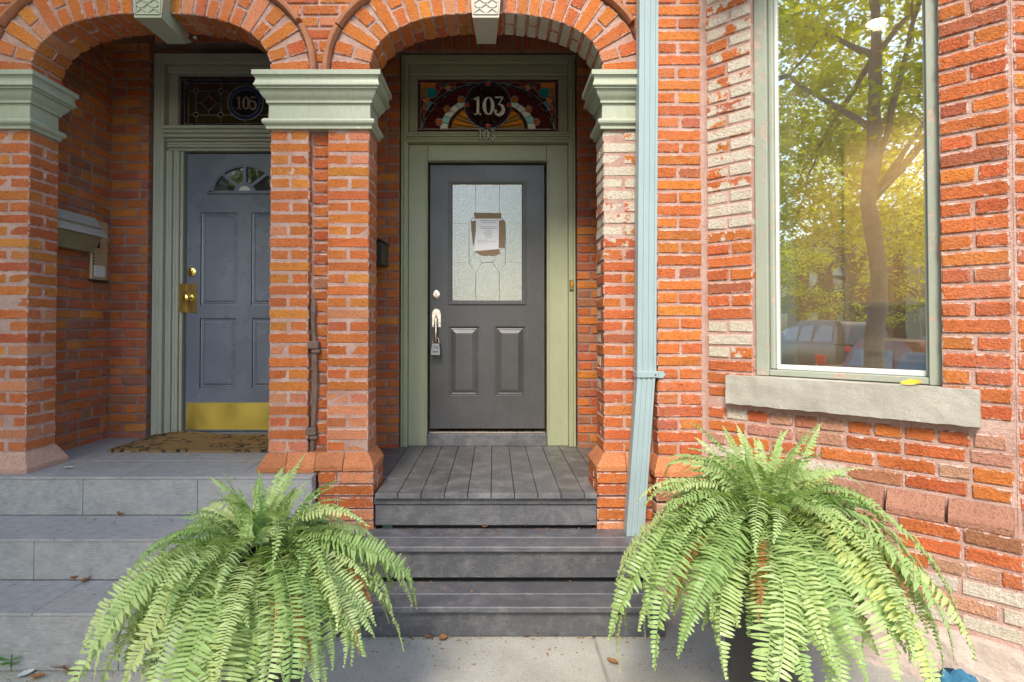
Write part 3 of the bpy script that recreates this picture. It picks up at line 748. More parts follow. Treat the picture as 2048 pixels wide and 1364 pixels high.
pane(TR3, gp([(243, 948), (1790, 948), (1790, 368), (243, 368)]), G_RED, y=1.216, came=False)
def strip(pts, n, mt, horiz, par=TR3, f=gp, y=1.211, cm=None):
    (xa, ya), (xb, yb) = pts
    for i in range(n):
        a, b = i / n, (i + 1) / n
        q = [(xa + (xb - xa) * a, ya), (xa + (xb - xa) * b, ya), (xa + (xb - xa) * b, yb), (xa + (xb - xa) * a, yb)] if horiz else [(xa, ya + (yb - ya) * a), (xb, ya + (yb - ya) * a), (xb, ya + (yb - ya) * b), (xa, ya + (yb - ya) * b)]
        pane(par, f(q), mt, y=y, cm=cm)
strip(((243, 368), (1790, 400)), 9, G_RED, True); strip(((243, 914), (1790, 948)), 10, G_RED, True)
strip(((243, 401), (274, 913)), 4, G_RED, False); strip(((1758, 401), (1790, 913)), 4, G_RED, False)
for m in (0, 1):
    mx = (lambda pts: [(2032 - a, b) for a, b in pts]) if m else (lambda pts: pts)
    for mt, pts in ((G_OR, [(276, 402), (340, 402), (362, 468), (276, 468)]), (G_OR, [(342, 402), (440, 402), (420, 470), (364, 468)]), (G_TAN, [(276, 470), (350, 470), (346, 560), (276, 575)]), (G_OR, [(283, 590), (380, 560), (370, 620), (340, 645)]),
                    (G_BLUE, [(360, 600), (450, 640), (395, 720), (355, 690)]), (G_RED2, [(442, 402), (505, 455), (440, 540), (424, 470)]), (G_OL, [(480, 402), (580, 402), (550, 460), (507, 455)]), (G_RED2, [(582, 402), (670, 402), (660, 445), (610, 450)]), (G_BK, [(610, 455), (720, 460), (640, 500), (605, 490)]),
                    (G_OL, [(780, 402), (860, 402), (800, 440), (775, 430)]), (G_NAVY, [(276, 620), (300, 625), (305, 680), (276, 690)]), (G_RED2, [(276, 700), (380, 700), (360, 750), (320, 800)]), (G_OL, [(276, 800), (330, 800), (290, 900), (276, 905)]), (G_RED, [(510, 460), (550, 465), (600, 520), (470, 600), (450, 545)])):
        pane(TR3, gp(mx(pts)), mt, y=1.211)
    for cx, cy, r, mt in ((400, 515, 56, G_TEAL), (578, 460, 29, G_OR), (326, 672, 30, G_BR)):
        cx = 2032 - cx if m else cx; pane(TR3, disc(cx, cy, r), mt, y=1.207, th_=.008); MB().prism(disc(cx, cy, r * .45), 1.203, 1.207).put('glass_boss', mt, TR3)
E0 = (1015, 912)
def ell(k, a): return (E0[0] - 730 * k * cos(a), E0[1] - 512 * k * sin(a))
def cell(k0, k1, a0, a1, n=4): return [ell(k0, a0 + (a1 - a0) * i / n) for i in range(n + 1)] + [ell(k1, a1 + (a0 - a1) * i / n) for i in range(n + 1)]
for m in (0, 1):
    sg = (lambda a: pi - a) if m else (lambda a: a)
    NA = 7
    for i in range(NA):
        a0, a1 = sg(i * 1.42 / NA), sg((i + 1) * 1.42 / NA)
        pane(TR3, gp(cell(.955, 1, a0, a1)), G_BK, y=1.2085); pane(TR3, gp(cell(.72, .955, a0, a1)), G_RED, y=1.2085)
        pane(TR3, gp(cell(.60, .72, a0, a1)), G_AQ if i == 1 else G_WH, y=1.2085); pane(TR3, gp(cell(.555, .60, a0, a1)), G_RED, y=1.2085)
        pane(TR3, gp(cell(.0, .555, a0, a1)), (G_TAN, G_OR)[i % 2], y=1.2085)
    for a in (.20, .60, 1.0):
        cx, cy = ell(.745, sg(a)); pane(TR3, disc(cx, cy, 38), G_BR, y=1.204, th_=.009); MB().prism(disc(cx, cy, 15), 1.2005, 1.204).put('glass_boss', G_BR, TR3)
MC = (1016, 655)
def ringp(r0, r1, a0, a1, n=6): return [(MC[0] + r1 * cos(a0 + (a1 - a0) * i / n), MC[1] + r1 * sin(a0 + (a1 - a0) * i / n)) for i in range(n + 1)] + [(MC[0] + r0 * cos(a1 + (a0 - a1) * i / n), MC[1] + r0 * sin(a1 + (a0 - a1) * i / n)) for i in range(n + 1)]
for i in range(8):
    a0, a1 = 2 * pi * i / 8 + .39, 2 * pi * (i + 1) / 8 + .39
    pane(TR3, gp(ringp(236, 258, a0, a1)), G_NAVY, y=1.202); pane(TR3, gp(ringp(212, 236, a0, a1)), G_RED, y=1.202); pane(TR3, gp(ringp(194, 212, a0, a1)), G_BK, y=1.202)
    pane(TR3, gp(ringp(2, 194, a0, a1)), col_mat('glass_dark_brown', (.035, .016, .010)), y=1.202)
for a in range(4): pane(TR3, disc(MC[0] + 228 * cos(a * pi / 2), MC[1] + 228 * sin(a * pi / 2), 23), G_RUBY, y=1.197, th_=.008)
nb = MB(); number(nb, '103', gx(1022), gz(664), 128 * _sx, .142, 1.193, 1.198, .93); nb.put('glass_number', G_LENS, TR3)
TC.put('lead_came', M['lead'], TR3)

# door of 103
D3 = thing('front_door', 'charcoal front door with a large textured glass pane and a taped paper notice', 'door', ((dx0 + dx1) / 2, DY, dz0))
BKM = M['door_black']
def dp(px, py): return at(px, py, DY)
lx0, lz1 = dp(896, 360); lx1, lz0 = dp(1053, 610)         # lite frame outer
gx0, gz1 = dp(905, 370); gx1, gz0 = dp(1044, 601)
gx0 -= .0; pn = [(dp(898, 653), dp(958, 793)), (dp(990, 653), dp(1050, 793))]
# slab as stiles and rails around openings
slab = MB()
def slab_with_holes(mb, x0, x1, z0, z1, holes, y0, y1):
    xs = sorted({x0, x1} | {h[0] for h in holes} | {h[1] for h in holes}); zs = sorted({z0, z1} | {h[2] for h in holes} | {h[3] for h in holes})
    for j in range(len(zs) - 1):
        i = 0
        while i < len(xs) - 1:
            c = lambda q: any(h[0] < (xs[q] + xs[q + 1]) / 2 < h[1] and h[2] < (zs[j] + zs[j + 1]) / 2 < h[3] for h in holes)
            if c(i): i += 1; continue
            k = i
            while k < len(xs) - 1 and not c(k): k += 1
            mb.box(xs[i], xs[k], y0, y1, zs[j], zs[j + 1]); i = k
hol = [(lx0 + .006, lx1 - .006, lz0 + .006, lz1 - .006)] + [(a[0], b[0], b[1], a[1]) for a, b in pn]
slab_with_holes(slab, dx0 + .004, dx1 - .004, dz0, dz1, hol, DY, DY + .044); slab.put('door_slab', BKM, D3)
def raised_panel(par, x0, x1, z0, z1, y, mt, m1=.022, m2=.03):
    mb = MB(); rings = [(0, .0), (.0, .012), (m1 * .6, .014), (m1, .010), (m1 + .004, .012), (m1 + m2, .003), (m1 + m2, .003)]
    vs = []
    for e, d in rings: vs += [(x0 + e, y + d, z0 + e), (x1 - e, y + d, z0 + e), (x1 - e, y + d, z1 - e), (x0 + e, y + d, z1 - e)]
    n = len(rings); fs = [[i * 4 + k, i * 4 + (k + 1) % 4, i * 4 + 4 + (k + 1) % 4, i * 4 + 4 + k] for i in range(n - 2) for k in range(4)] + [[4 * (n - 2) + k for k in range(4)]]
    return mb.add(vs, fs).put('panel', mt, par)
for a, b in pn: raised_panel(D3, a[0], b[0], b[1], a[1], DY, BKM)
def frame4(par, name, x0, x1, z0, z1, w, y0, y1, mt, steps=3):
    mb = MB(); vs = []
    prof = [(0, y1), (0, (y0 + y1) / 2), (w * .15, y0), (w * .45, y0), (w * .55, y0 + .004), (w * .8, y0 + .005), (w, y0 + .012), (w, y1)]
    for e, y in prof: vs += [(x0 + e, y, z0 + e), (x1 - e, y, z0 + e), (x1 - e, y, z1 - e), (x0 + e, y, z1 - e)]
    n = len(prof); fs = [[i * 4 + k, i * 4 + (k + 1) % 4, (i + 1) % n * 4 + (k + 1) % 4, (i + 1) % n * 4 + k] for i in range(n) for k in range(4)]
    return mb.add(vs, fs).put(name, mt, par)
gl_w = gx0 - lx0
LF = frame4(D3, 'lite_frame', lx0, lx1, lz0, lz1, gl_w, DY - .012, DY + .02, BKM)
# panes of the leaded lite, between the cames
GC = MB(); gy = DY + .006
def zp(zx, zy): return dp(890 + zx / 5.05, 350 + zy / 5.05)
gx0, gx1, gz0, gz1 = gx0 - .002, gx1 + .002, gz0 - .002, gz1 + .002
va, vb = zp(310, 0)[0], zp(550, 0)[0]; ha, hb = zp(0, 487)[1], zp(0, 882)[1]; ol, orr = zp(243, 0)[0], zp(612, 0)[0]; ot, ob = zp(0, 395)[1], zp(0, 778)[1]; pt = zp(0, 990)[1]
ul, ur = zp(372, 0)[0], zp(478, 0)[0]
for poly in ([(gx0, ha), (ol, ha), (va, ot), (va, gz1), (gx0, gz1)], [(va, ot), (vb, ot), (vb, gz1), (va, gz1)], [(orr, ha), (gx1, ha), (gx1, gz1), (vb, gz1), (vb, ot)],
             [(gx0, hb), (ol, hb), (ol, ha), (gx0, ha)], [(orr, hb), (gx1, hb), (gx1, ha), (orr, ha)],
             [(ol, hb), (va, ob), (vb, ob), (orr, hb), (orr, ha), (vb, ot), (va, ot), (ol, ha)], [(va, ob), (ul, hb), (ur, hb), (vb, ob)],
             [(ol, hb), (va, pt), (ul, hb), (va, ob)], [(ur, hb), (vb, pt), (orr, hb), (vb, ob)],
             [(gx0, gz0), (va, gz0), (va, pt), (ol, hb), (gx0, hb)], [(va, gz0), (vb, gz0), (vb, pt), (ur, hb), (ul, hb), (va, pt)], [(vb, gz0), (gx1, gz0), (gx1, hb), (orr, hb), (vb, pt)]):
    pane(D3, poly, M['door_glass'], y=gy, cm=GC, cw=.0016, cy=gy - .0015)
GC.put('came', M['came_gold'], D3)
MB().box(gx0, gx1, gy + .012, gy + .016, gz0, gz1).put('inner_blind', M['room_white'], D3)
# paper notice with parcel tape
NT3 = thing('paper_notice', 'white printed paper notice taped with brown parcel tape to the glass of door 103', 'notice', (zp(430, 600)[0], gy - .006, zp(430, 600)[1]))
sh = MB(); a = zp(315, 445); b = zp(545, 745); ny = gy - .0065
sh.prism([(a[0] - .002, b[1]), (b[0] + .003, b[1] - .002), (b[0], a[1]), (a[0], a[1] + .001)], ny, ny + .0008); sh.put('sheet', M['paper'], NT3)
bs = MB().prism([zp(293, 770), zp(575, 745), zp(580, 410), zp(300, 440)], ny + .001, ny + .0018).put('backing_sheet', M['paper'], NT3)
for pl in ([(290, 380), (568, 385), (566, 440), (303, 440)], [(262, 465), (312, 462), (312, 560), (296, 700), (283, 700), (266, 560)], [(545, 460), (606, 455), (610, 600), (604, 735), (542, 740)], [(300, 768), (545, 752), (560, 790), (500, 812), (370, 812), (330, 790)]):
    MB().prism([zp(*q) for q in pl], ny - .0012, ny - .0006).put('tape_strip', M['tape'], NT3)
ln = MB()
for zy, x0_, x1_, t in ((460, 355, 530, 3.2), (480, 370, 515, 3.2), (525, 345, 525, 3.4), (541, 365, 520, 3.4), (561, 405, 465, 3), (577, 385, 495, 2), (590, 395, 480, 2), (603, 410, 470, 2), (616, 400, 475, 2), (633, 410, 472, 2), (658, 330, 430, 1.6), (670, 330, 520, 1.6), (686, 330, 420, 1.6)):
    x = x0_
    while x < x1_:
        w_ = rnd.uniform(9, 24); e = min(x + w_, x1_); ln.prism([zp(x, zy + t), zp(e, zy + t), zp(e, zy - t), zp(x, zy - t)], ny - .0006, ny - .0001); x = e + 4
ln.put('printed_lines', M['ink'], NT3)
# hardware
hx, hz_ = dp(872, 589)
db = MB().lathe([(.034, -.002), (.034, .006), (.028, .010), (.018, .010), (.017, .016), (.0, .016)], (hx, DY, hz_), 24, 'Y').put('deadbolt', M['nickel'], D3, smooth=.6)
MB().box(hx - .0025, hx + .0025, DY - .0185, DY - .0155, hz_ - .009, hz_ + .009).put('keyhole', M['black'], db)
hx, hz_ = dp(873, 637)
esc = MB(); esc.prism([(hx - .033, hz_ - .065), (hx + .033, hz_ - .065), (hx + .033, hz_ + .03)] + [(hx + .033 * cos(t * pi / 10), hz_ + .03 + .045 * sin(t * pi / 10)) for t in range(1, 10)] + [(hx - .033, hz_ + .03)], DY - .006, DY + .001)
hd = esc.put('handle_plate', M['nickel'], D3)
pull = [(hx, DY - .008, hz_ + .012), (hx, DY - .040, hz_ + .0), (hx, DY - .054, hz_ - .06), (hx, DY - .056, hz_ - .14), (hx, DY - .048, hz_ - .20), (hx, DY - .025, hz_ - .228), (hx, DY - .004, hz_ - .235)]
MB().tube(pull, [.009, .011, .0135, .012, .009, .009, .011], 10).put('pull_handle', M['nickel'], hd, smooth=.8)
MB().box(hx - .010, hx + .010, DY - .034, DY - .006, hz_ + .016, hz_ + .026, .004).put('thumb_latch', M['nickel'], hd)
MB().lathe([(.024, -.001), (.022, .007), (.0, .009)], (hx, DY, hz_ - .235), 16, 'Y').put('handle_foot', M['nickel'], hd, smooth=.6)
bx, bz_ = dp(873, 697); KB = thing('lock_box', 'grey key lock box hanging from the handle of door 103', 'lock box', (bx, DY - .05, bz_))
w_ = .038
MB().prism([(bx - w_, bz_ - .055), (bx + w_, bz_ - .055), (bx + w_ * 1.02, bz_ - .02), (bx + w_ * .8, bz_ + .045), (bx - w_ * .8, bz_ + .045), (bx - w_ * 1.02, bz_ - .02)], DY - .070, DY - .024).put('lock_body', M['black'], KB)
MB().prism([(bx - w_ * .9, bz_ - .045), (bx + w_ * .9, bz_ - .045), (bx + w_ * .88, bz_ - .02), (bx + w_ * .70, bz_ + .04), (bx - w_ * .70, bz_ + .04), (bx - w_ * .88, bz_ - .02)], DY - .076, DY - .0705).put('lock_face', M['lockgrey'], KB)
MB().tube([(bx - .022, DY - .047, bz_ + .044), (bx - .022, DY - .047, bz_ + .07), (bx - .012, DY - .047, bz_ + .085), (bx + .012, DY - .047, bz_ + .085), (bx + .022, DY - .047, bz_ + .07), (bx + .022, DY - .047, bz_ + .044)], .0055, 8).put('shackle', M['nickel'], KB, smooth=.8)
mk = MB().box(bx - .012, bx - .005, DY - .0775, DY - .0758, bz_ + .010, bz_ + .018)
for q in range(3): mk.box(bx + .001, bx + .018, DY - .0775, DY - .0758, bz_ + .004 + q * .006, bz_ + .0065 + q * .006)
mk.box(bx - .020, bx + .022, DY - .0775, DY - .0758, bz_ - .026, bz_ - .019); mk.put('lock_print', M['black'], KB)
# door bell on the right jamb
bx, bz_ = at(1143, 570, FY - .045)
DB = thing('door_bell', 'small brass door bell button on the right jamb of the sage frame', 'door bell', (bx, FY - .045, bz_))
MB().box(bx - .014, bx + .014, FY - .058, FY - .03, bz_ - .038, bz_ + .038, .004).put('bell_plate', M['brass_old'], DB)
MB().box(bx - .006, bx + .007, FY - .064, FY - .057, bz_ - .012, bz_ + .02, .002).put('bell_button', G_OR, DB)

# ------------------------------------------------------------------ door frame, transom and door of 105
FY5, DY5 = 1.0, 1.045
GM = M['grey_green']
e0 = at(306, 500, FY5 - .03)[0]; cx5 = -1.853; e1 = 2 * cx5 - e0; e1 = min(e1, -1.065)
a0_, ftop5 = at(400, 112, FY5); ftop5 = min(ftop5, 3.53)
DF5 = thing('door_frame', 'grey-green moulded door frame of 105 partly behind the wide pier', 'door frame', (cx5, FY5, LAND))
d5x0 = at(372, 600, DY5)[0]; d5x1 = 2 * cx5 - d5x0; d5z0, d5z1 = at(440, 862, DY5)[1], at(440, 308, DY5)[1]
xi = at(332, 400, FY5)[0]                                   # inner edge of the wide outer casing
for s in (0, 1):
    mxx = (lambda a, b: (a, b)) if s == 0 else (lambda a, b: (2 * cx5 - b, 2 * cx5 - a))
    xa, xb = mxx(e0, e0 + .075); xa = max(xa, -2.52); 
    j = bxp('casing', xa, min(xb, -1.06), FY5 - .04, FY5 + .15, LAND, ftop5, GM, DF5)
    xa, xb = mxx(e0 + .03, e0 + .05); bxp('bead', xa, min(xb, -1.063), FY5 - .052, FY5 - .038, LAND + .02, ftop5 - .03, GM, j, .006)
    step = (d5x0 - .012 - (e0 + .076)) / 5
    for q in range(5):
        xa, xb = mxx(e0 + .076 + step * q, e0 + .076 + step * (q + 1) - .0015)
        bxp('architrave', xa, xb, FY5 - .008 - .010 * (q % 2) + .006 * q, FY5 + .13, LAND + .001, d5z1 + .012, GM, DF5, .005)
tz1_, tz0_ = at(440, 152, DY5)[1], at(440, 260, DY5)[1]; tx0_ = at(360, 210, DY5)[0]; tx1_ = 2 * cx5 - tx0_
tbz = at(440, 278, FY5)[1]
bxp('head', e0 + .076, e1 - .07, FY5 - .04, FY5 + .13, ftop5 - .07, ftop5, GM, DF5); bxp('head_fascia', e0 + .076, e1 - .07, FY5 + .0, FY5 + .13, tz1_ + .002, ftop5 - .071, GM, DF5, .005)
bxp('transom_stile', e0 + .076, tx0_, FY5 + .02, FY5 + .13, tz0_ - .01, tz1_, GM, DF5); bxp('transom_stile', tx1_, e1 - .07, FY5 + .02, FY5 + .13, tz0_ - .01, tz1_, GM, DF5)
tb = MB()
for q in range(3): z_ = tbz + (tz0_ - tbz) * q / 3; tb.box(e0 + .072, e1 - .066, FY5 - .045 - .012 * q, FY5 + .13, z_ + .001, z_ + (tz0_ - tbz) / 3 - .001, .006)
tb.put('transom_bar', GM, DF5)
hh = tbz - (d5z1 + .012)
for q in range(4): bxp('head_architrave', e0 + .078, e1 - .072, FY5 - .008 - .010 * (q % 2) + .006 * (3 - q), FY5 + .13, d5z1 + .0135 + hh * q / 4, d5z1 + .012 + hh * (q + 1) / 4, GM, DF5, .005)
bxp('threshold', d5x0 - .01, d5x1 + .01, FY5 - .02, FY5 + .16, LAND + .001, d5z0 - .004, M['door_blue'], DF5)

TR5 = thing('transom_window', 'dark leaded glass transom with number 105 in a blue-rimmed circle', 'stained glass', (cx5, DY5, tz0_))
C5 = MB(); s5 = (tx1_ - tx0_) / (2 * (775 - 257.0)); 
def hx5(x): return tx0_ + (x - 257) * s5
def hz5(y): return tz1_ - (y - 235) * (tz1_ - tz0_) / (675 - 235.0)
def hp(pts): return [(hx5(a), hz5(b)) for a, b in pts]
G5a = col_mat('glass_smoke_amber', (.045, .032, .010)); G5b = col_mat('glass_smoke_red', (.040, .014, .010)); G5c = col_mat('glass_smoke_brown', (.032, .024, .014))
MB().prism(hp([(257, 675), (1293, 675), (1293, 235), (257, 235)]), DY5 + .012, DY5 + .016).put('glass_pane', G5b, TR5)
for (a, b) in (((257, 235), (1293, 265)), ((257, 645), (1293, 675))): strip((a, b), 7, G5b, True, TR5, hp, DY5 + .006, C5)
for (a, b) in (((257, 266), (290, 644)), ((1260, 266), (1293, 644))): strip((a, b), 2, G5b, False, TR5, hp, DY5 + .006, C5)
for (a, b) in (((291, 266), (1259, 290)), ((291, 622), (1259, 644))): strip((a, b), 6, G_BK, True, TR5, hp, DY5 + .006, C5)
for (a, b) in (((291, 291), (318, 621)), ((1232, 291), (1259, 621))): strip((a, b), 2, G_BK, False, TR5, hp, DY5 + .006, C5)
for m in (0, 1):
    mx = (lambda pts: [(1550 - a, b) for a, b in pts]) if m else (lambda pts: pts)
    for mt, pts in ((G5c, [(319, 291), (384, 291), (384, 357), (319, 357)]), (G5b, [(385, 291), (578, 291), (578, 357), (385, 357)]), (G5a, [(319, 358), (384, 358), (384, 550), (319, 550)]), (G5b, [(319, 551), (384, 551), (384, 621), (319, 621)]), (G5a, [(385, 551), (578, 551), (578, 621), (385, 621)]),
                    (G5c, [(385, 358), (481, 358), (481, 395), (422, 455), (385, 455)]), (G5c, [(482, 358), (578, 358), (578, 455), (542, 455), (482, 395)]), (G5c, [(385, 456), (422, 456), (481, 516), (481, 550), (385, 550)]), (G5c, [(482, 516), (542, 456), (578, 456), (578, 550), (482, 550)]), (G5b, [(423, 455), (481, 396), (541, 455), (481, 515)]),
                    (G5a, [(579, 291), (774, 291), (774, 357), (579, 357)]), (G5a, [(579, 358), (774, 358), (774, 550), (579, 550)]), (G5a, [(579, 551), (774, 551), (774, 621), (579, 621)])):
        pane(TR5, hp(mx(pts)), mt, y=DY5 + .006, cm=C5)
    for cx, cy in ((384, 357), (578, 357), (384, 550), (578, 550)):
        cx = 1550 - cx if m else cx; pane(TR5, hp([(cx + 19 * cos(t * pi / 6), cy + 19 * sin(t * pi / 6)) for t in range(12)]), G_BK, y=DY5 + .001, th_=.006, cm=C5)
for i in range(4):
    a0, a1 = i * pi / 2, (i + 1) * pi / 2
    arcq = lambda r0, r1: [(775 + r1 * cos(a0 + (a1 - a0) * q / 10), 455 + r1 * sin(a0 + (a1 - a0) * q / 10)) for q in range(11)] + [(775 + r0 * cos(a1 + (a0 - a1) * q / 10), 455 + r0 * sin(a1 + (a0 - a1) * q / 10)) for q in range(11)]
    pane(TR5, hp(arcq(110, 140)), G_NAVY, y=DY5 + .000, cm=C5)
pane(TR5, hp([(775 + 109 * cos(t * pi / 16), 455 + 109 * sin(t * pi / 16)) for t in range(32)]), G_BK, y=DY5 + .000, cm=C5)
nb = MB(); number(nb, '105', hx5(780), hz5(457), 60 * s5, .098, DY5 - .006, DY5 - .001, .92); nb.put('glass_number', col_mat('glass_number_tan', (.30, .22, .17), .3), TR5)
C5.put('lead_came', M['lead'], TR5)

D5 = thing('front_door', 'blue-grey panelled front door with a fanlight and brass kick plate', 'door', (cx5, DY5, d5z0))
def d5(px, py): return at(px, py, DY5)
BL = M['door_blue']; dpan = []
for (xa, ya, xb, yb) in ((402, 425, 475, 610), (400, 636, 471, 776)):
    a, b = d5(xa, ya), d5(xb, yb); dpan.append((a[0], b[0], b[1], a[1])); dpan.append((2 * cx5 - b[0], 2 * cx5 - a[0], b[1], a[1]))
fcx, fz0 = cx5, d5(490, 385)[1]; fr = abs(fcx - d5(425, 385)[0]); frz = d5(490, 331)[1] - fz0
sl5 = MB(); slab_with_holes(sl5, d5x0 + .003, d5x1 - .003, d5z0, d5z1, dpan + [(fcx - fr, fcx + fr, fz0, fz0 + frz)], DY5, DY5 + .044)
# fill the corners of the fanlight opening
N_ = 20
for i in range(N_):
    t0, t1 = pi * i / N_, pi * (i + 1) / N_; x0_, x1_ = fcx - fr * cos(t0), fcx - fr * cos(t1)
    sl5.prism([(x0_, fz0 + frz * sin(t0)), (x1_, fz0 + frz * sin(t1)), (x1_, fz0 + frz), (x0_, fz0 + frz)], DY5, DY5 + .044)
sl5.put('door_slab', BL, D5)
for p in dpan: raised_panel(D5, p[0], p[1], p[2], p[3], DY5, BL, .016, .018)
fan = MB(); arc_ = lambda r, rz: [(fcx - r * cos(pi * i / 24), fz0 + rz * sin(pi * i / 24)) for i in range(25)]
fan.ribbon(arc_(fr + .010, frz + .010), .013, DY5 - .016, DY5 + .002); fan.ribbon(arc_(fr - .006, frz - .006), .007, DY5 - .010, DY5 + .012)
fan.box(fcx - fr - .035, fcx + fr + .035, DY5 - .016, DY5 + .001, fz0 - .012, fz0 + .012, .004)
for ang in (45, 90, 135): fan.ribbon([(fcx + .05 * cos(radians(ang)), fz0 + .05 * sin(radians(ang))), (fcx + fr * cos(radians(ang)), fz0 + frz * sin(radians(ang)))], .011, DY5 - .012, DY5 + .012)
fan.ribbon([(fcx - .062 * cos(pi * i / 14), fz0 + .062 * sin(pi * i / 14)) for i in range(15)], .014, DY5 - .014, DY5 + .012)
fo = fan.put('fanlight_frame', BL, D5)
for q in range(4):
    pl = [(fcx + .06 * cos(pi * q / 4), fz0 + .06 * sin(pi * q / 4)), (fcx + .06 * cos(pi * (q + 1) / 4), fz0 + .06 * sin(pi * (q + 1) / 4))]
    pl = [(fcx + .05 * cos(pi * (q + t / 5) / 4), fz0 + .05 * sin(pi * (q + t / 5) / 4)) for t in range(6)] + [(fcx + fr * cos(pi * (q + t / 5) / 4), fz0 + frz * sin(pi * (q + t / 5) / 4)) for t in range(5, -1, -1)]
    MB().prism(pl, DY5 + .008, DY5 + .012).put('glass_pane', M['dark_glass'], fo)
MB().prism([(fcx + .049 * cos(pi * t / 12), fz0 + .049 * sin(pi * t / 12)) for t in range(13)], DY5 - .006, DY5 + .006).put('fan_hub', M['white'], fo)
ka, kb = d5(369, 805), d5(540, 859)
MB().box(d5x0 + .008, d5x1 - .008, DY5 - .003, DY5 - .0005, kb[1], ka[1]).put('kick_plate', M['brass_plate'], D5)
hx, hz_ = d5(384, 544); MB().lathe([(.034, -.001), (.033, .008), (.024, .014), (.014, .015), (.013, .022), (0, .022)], (hx, DY5, hz_), 20, 'Y').put('deadbolt', M['brass'], D5, smooth=.6)
hx, hz_ = d5(381, 596)
pa, pb = d5(366, 567), d5(394, 626); lp = MB().box(pa[0], pb[0], DY5 - .004, DY5 - .0005, pb[1], pa[1], .001).put('latch_plate', M['brass_old'], D5)
lg = MB().box(pa[0] - .018, pa[0] + .02, DY5 - .030, DY5 - .0045, pb[1] + .003, pa[1] - .003, .002).put('latch_guard', M['brass_old'], D5)
MB().lathe([(.030, .003), (.028, .010), (.012, .014), (.011, .034), (.022, .040), (.029, .052), (.028, .064), (.018, .074), (0, .077)], (hx, DY5, hz_), 20, 'Y').put('door_knob', M['brass'], D5, smooth=.7)

# ------------------------------------------------------------------ fittings on the left porch
WX = -2.775
def wy(px, py): # on the left side wall: (y, z)
    d = ray(px, py); t = WX / d[0]; return CAMY + d[1] * t, CAMZ + d[2] * t
y0_, z0_ = wy(178, 478); y1_, z1_ = wy(213, 560)
IP = thing('intercom_panel', 'tan intercom panel with a column of buttons behind the mailbox', 'intercom', (WX, .7, 1.9))
ya_, za_ = wy(177, 558); yb_, zb_ = wy(211, 447)
MB().box(WX, WX + .018, ya_, yb_, za_, zb_, .003).put('panel_body', M['panel_tan'], IP)
MB().box(WX, WX + .024, ya_ - .004, yb_ + .004, za_ - .012, za_, .002).put('panel_base', M['black'], IP)
MB().box(WX + .017, WX + .022, ya_ + .03, yb_ - .03, za_ + .02, za_ + .10, .002).put('name_card', M['white'], IP)
for q in range(7): MB().box(WX + .017, WX + .025, ya_ + .012, ya_ + .022, za_ + .10 + q * .022, za_ + .112 + q * .022, .002).put('button', M['black'], IP)
MB().box(WX + .0185, WX + .0215, ya_ + .03, ya_ + .08, za_ + .22, zb_ - .02, .002).put('speaker_grille', M['black'], IP)
MBX = thing('mailbox', 'bronze wall mailbox with a sloping lid on the left porch wall', 'mailbox', (WX, .45, 1.95))
my0, my1 = .19, .665
mz = at(150, 500, .45)[1]
PR = [(0, .0), (.075, .0), (.125, .10), (.125, .165), (0, .165)]
mm = MB(); zb = 1.935
def xprism(prof, ya, yb, mbx=None):
    mbx = mbx or MB(); n = len(prof); vs = [(WX + .001 + a, ya, zb + b) for a, b in prof] + [(WX + .001 + a, yb, zb + b) for a, b in prof]
    return mbx.add(vs, [list(range(n)), list(range(2 * n - 1, n - 1, -1))] + [[i, (i + 1) % n, (i + 1) % n + n, i + n] for i in range(n)])
xprism(PR, my0, my1).put('box_body', M['mailbox'], MBX)
xprism([(0, .166), (.140, .10), (.150, .10), (.150, .112), (.07, .235), (0, .25)], my0 - .02, my1 + .02).put('box_lid', paint_material('lid_grey', (.33, .31, .27), .45, var=.25), MBX)
# black mailbox in the porch of 103
bz0, bz1_ = at(760, 528, .75)[1], at(760, 480, .75)[1]; bxr = at(768, 500, .75)[0]
MB3 = thing('mailbox', 'black mailbox peeking out behind the wide pier beside door 103', 'mailbox', (-.87, .8, bz0))
MB().box(-.904, bxr - .012, .72, .98, bz0, bz1_ - .012, .004).put('box_body', M['black'], MB3)
vs = [(-.904, .71, bz1_ + .03), (bxr, .71, bz1_ - .012), (bxr, .99, bz1_ - .012), (-.904, .99, bz1_ + .03), (-.904, .71, bz1_ + .045), (bxr, .71, bz1_ - .002), (bxr, .99, bz1_ - .002), (-.904, .99, bz1_ + .045)]
MB().add(vs, [[0, 1, 2, 3], [4, 5, 6, 7], [0, 1, 5, 4], [1, 2, 6, 5], [2, 3, 7, 6], [3, 0, 4, 7]]).put('box_lid', M['black'], MB3)
# security lamp by the green keystone
lx_, lz_ = at(378, 77, .26)
LP = thing('spot_lamp', 'small grey spot lamp tucked behind the green keystone', 'lamp', (lx_, .27, lz_))
MB().lathe([(.030, -.02), (.033, .02), (.028, .03), (.0, .03)], (lx_, .24, lz_), 14, 'Y').put('lamp_head', M['nickel'], LP, smooth=.6)
MB().lathe([(.024, .031), (.016, .036), (.0, .038)], (lx_, .24, lz_), 14, 'Y').put('lens', M['white'], LP, smooth=.6)
MB().tube([(lx_, .25, lz_), (lx_ + .035, .27, lz_ + .01), (lx_ + .05, .30, lz_ + .06), (lx_ + .05, .30, lz_ + .35)], .014, 8).put('lamp_arm', M['nickel'], LP)
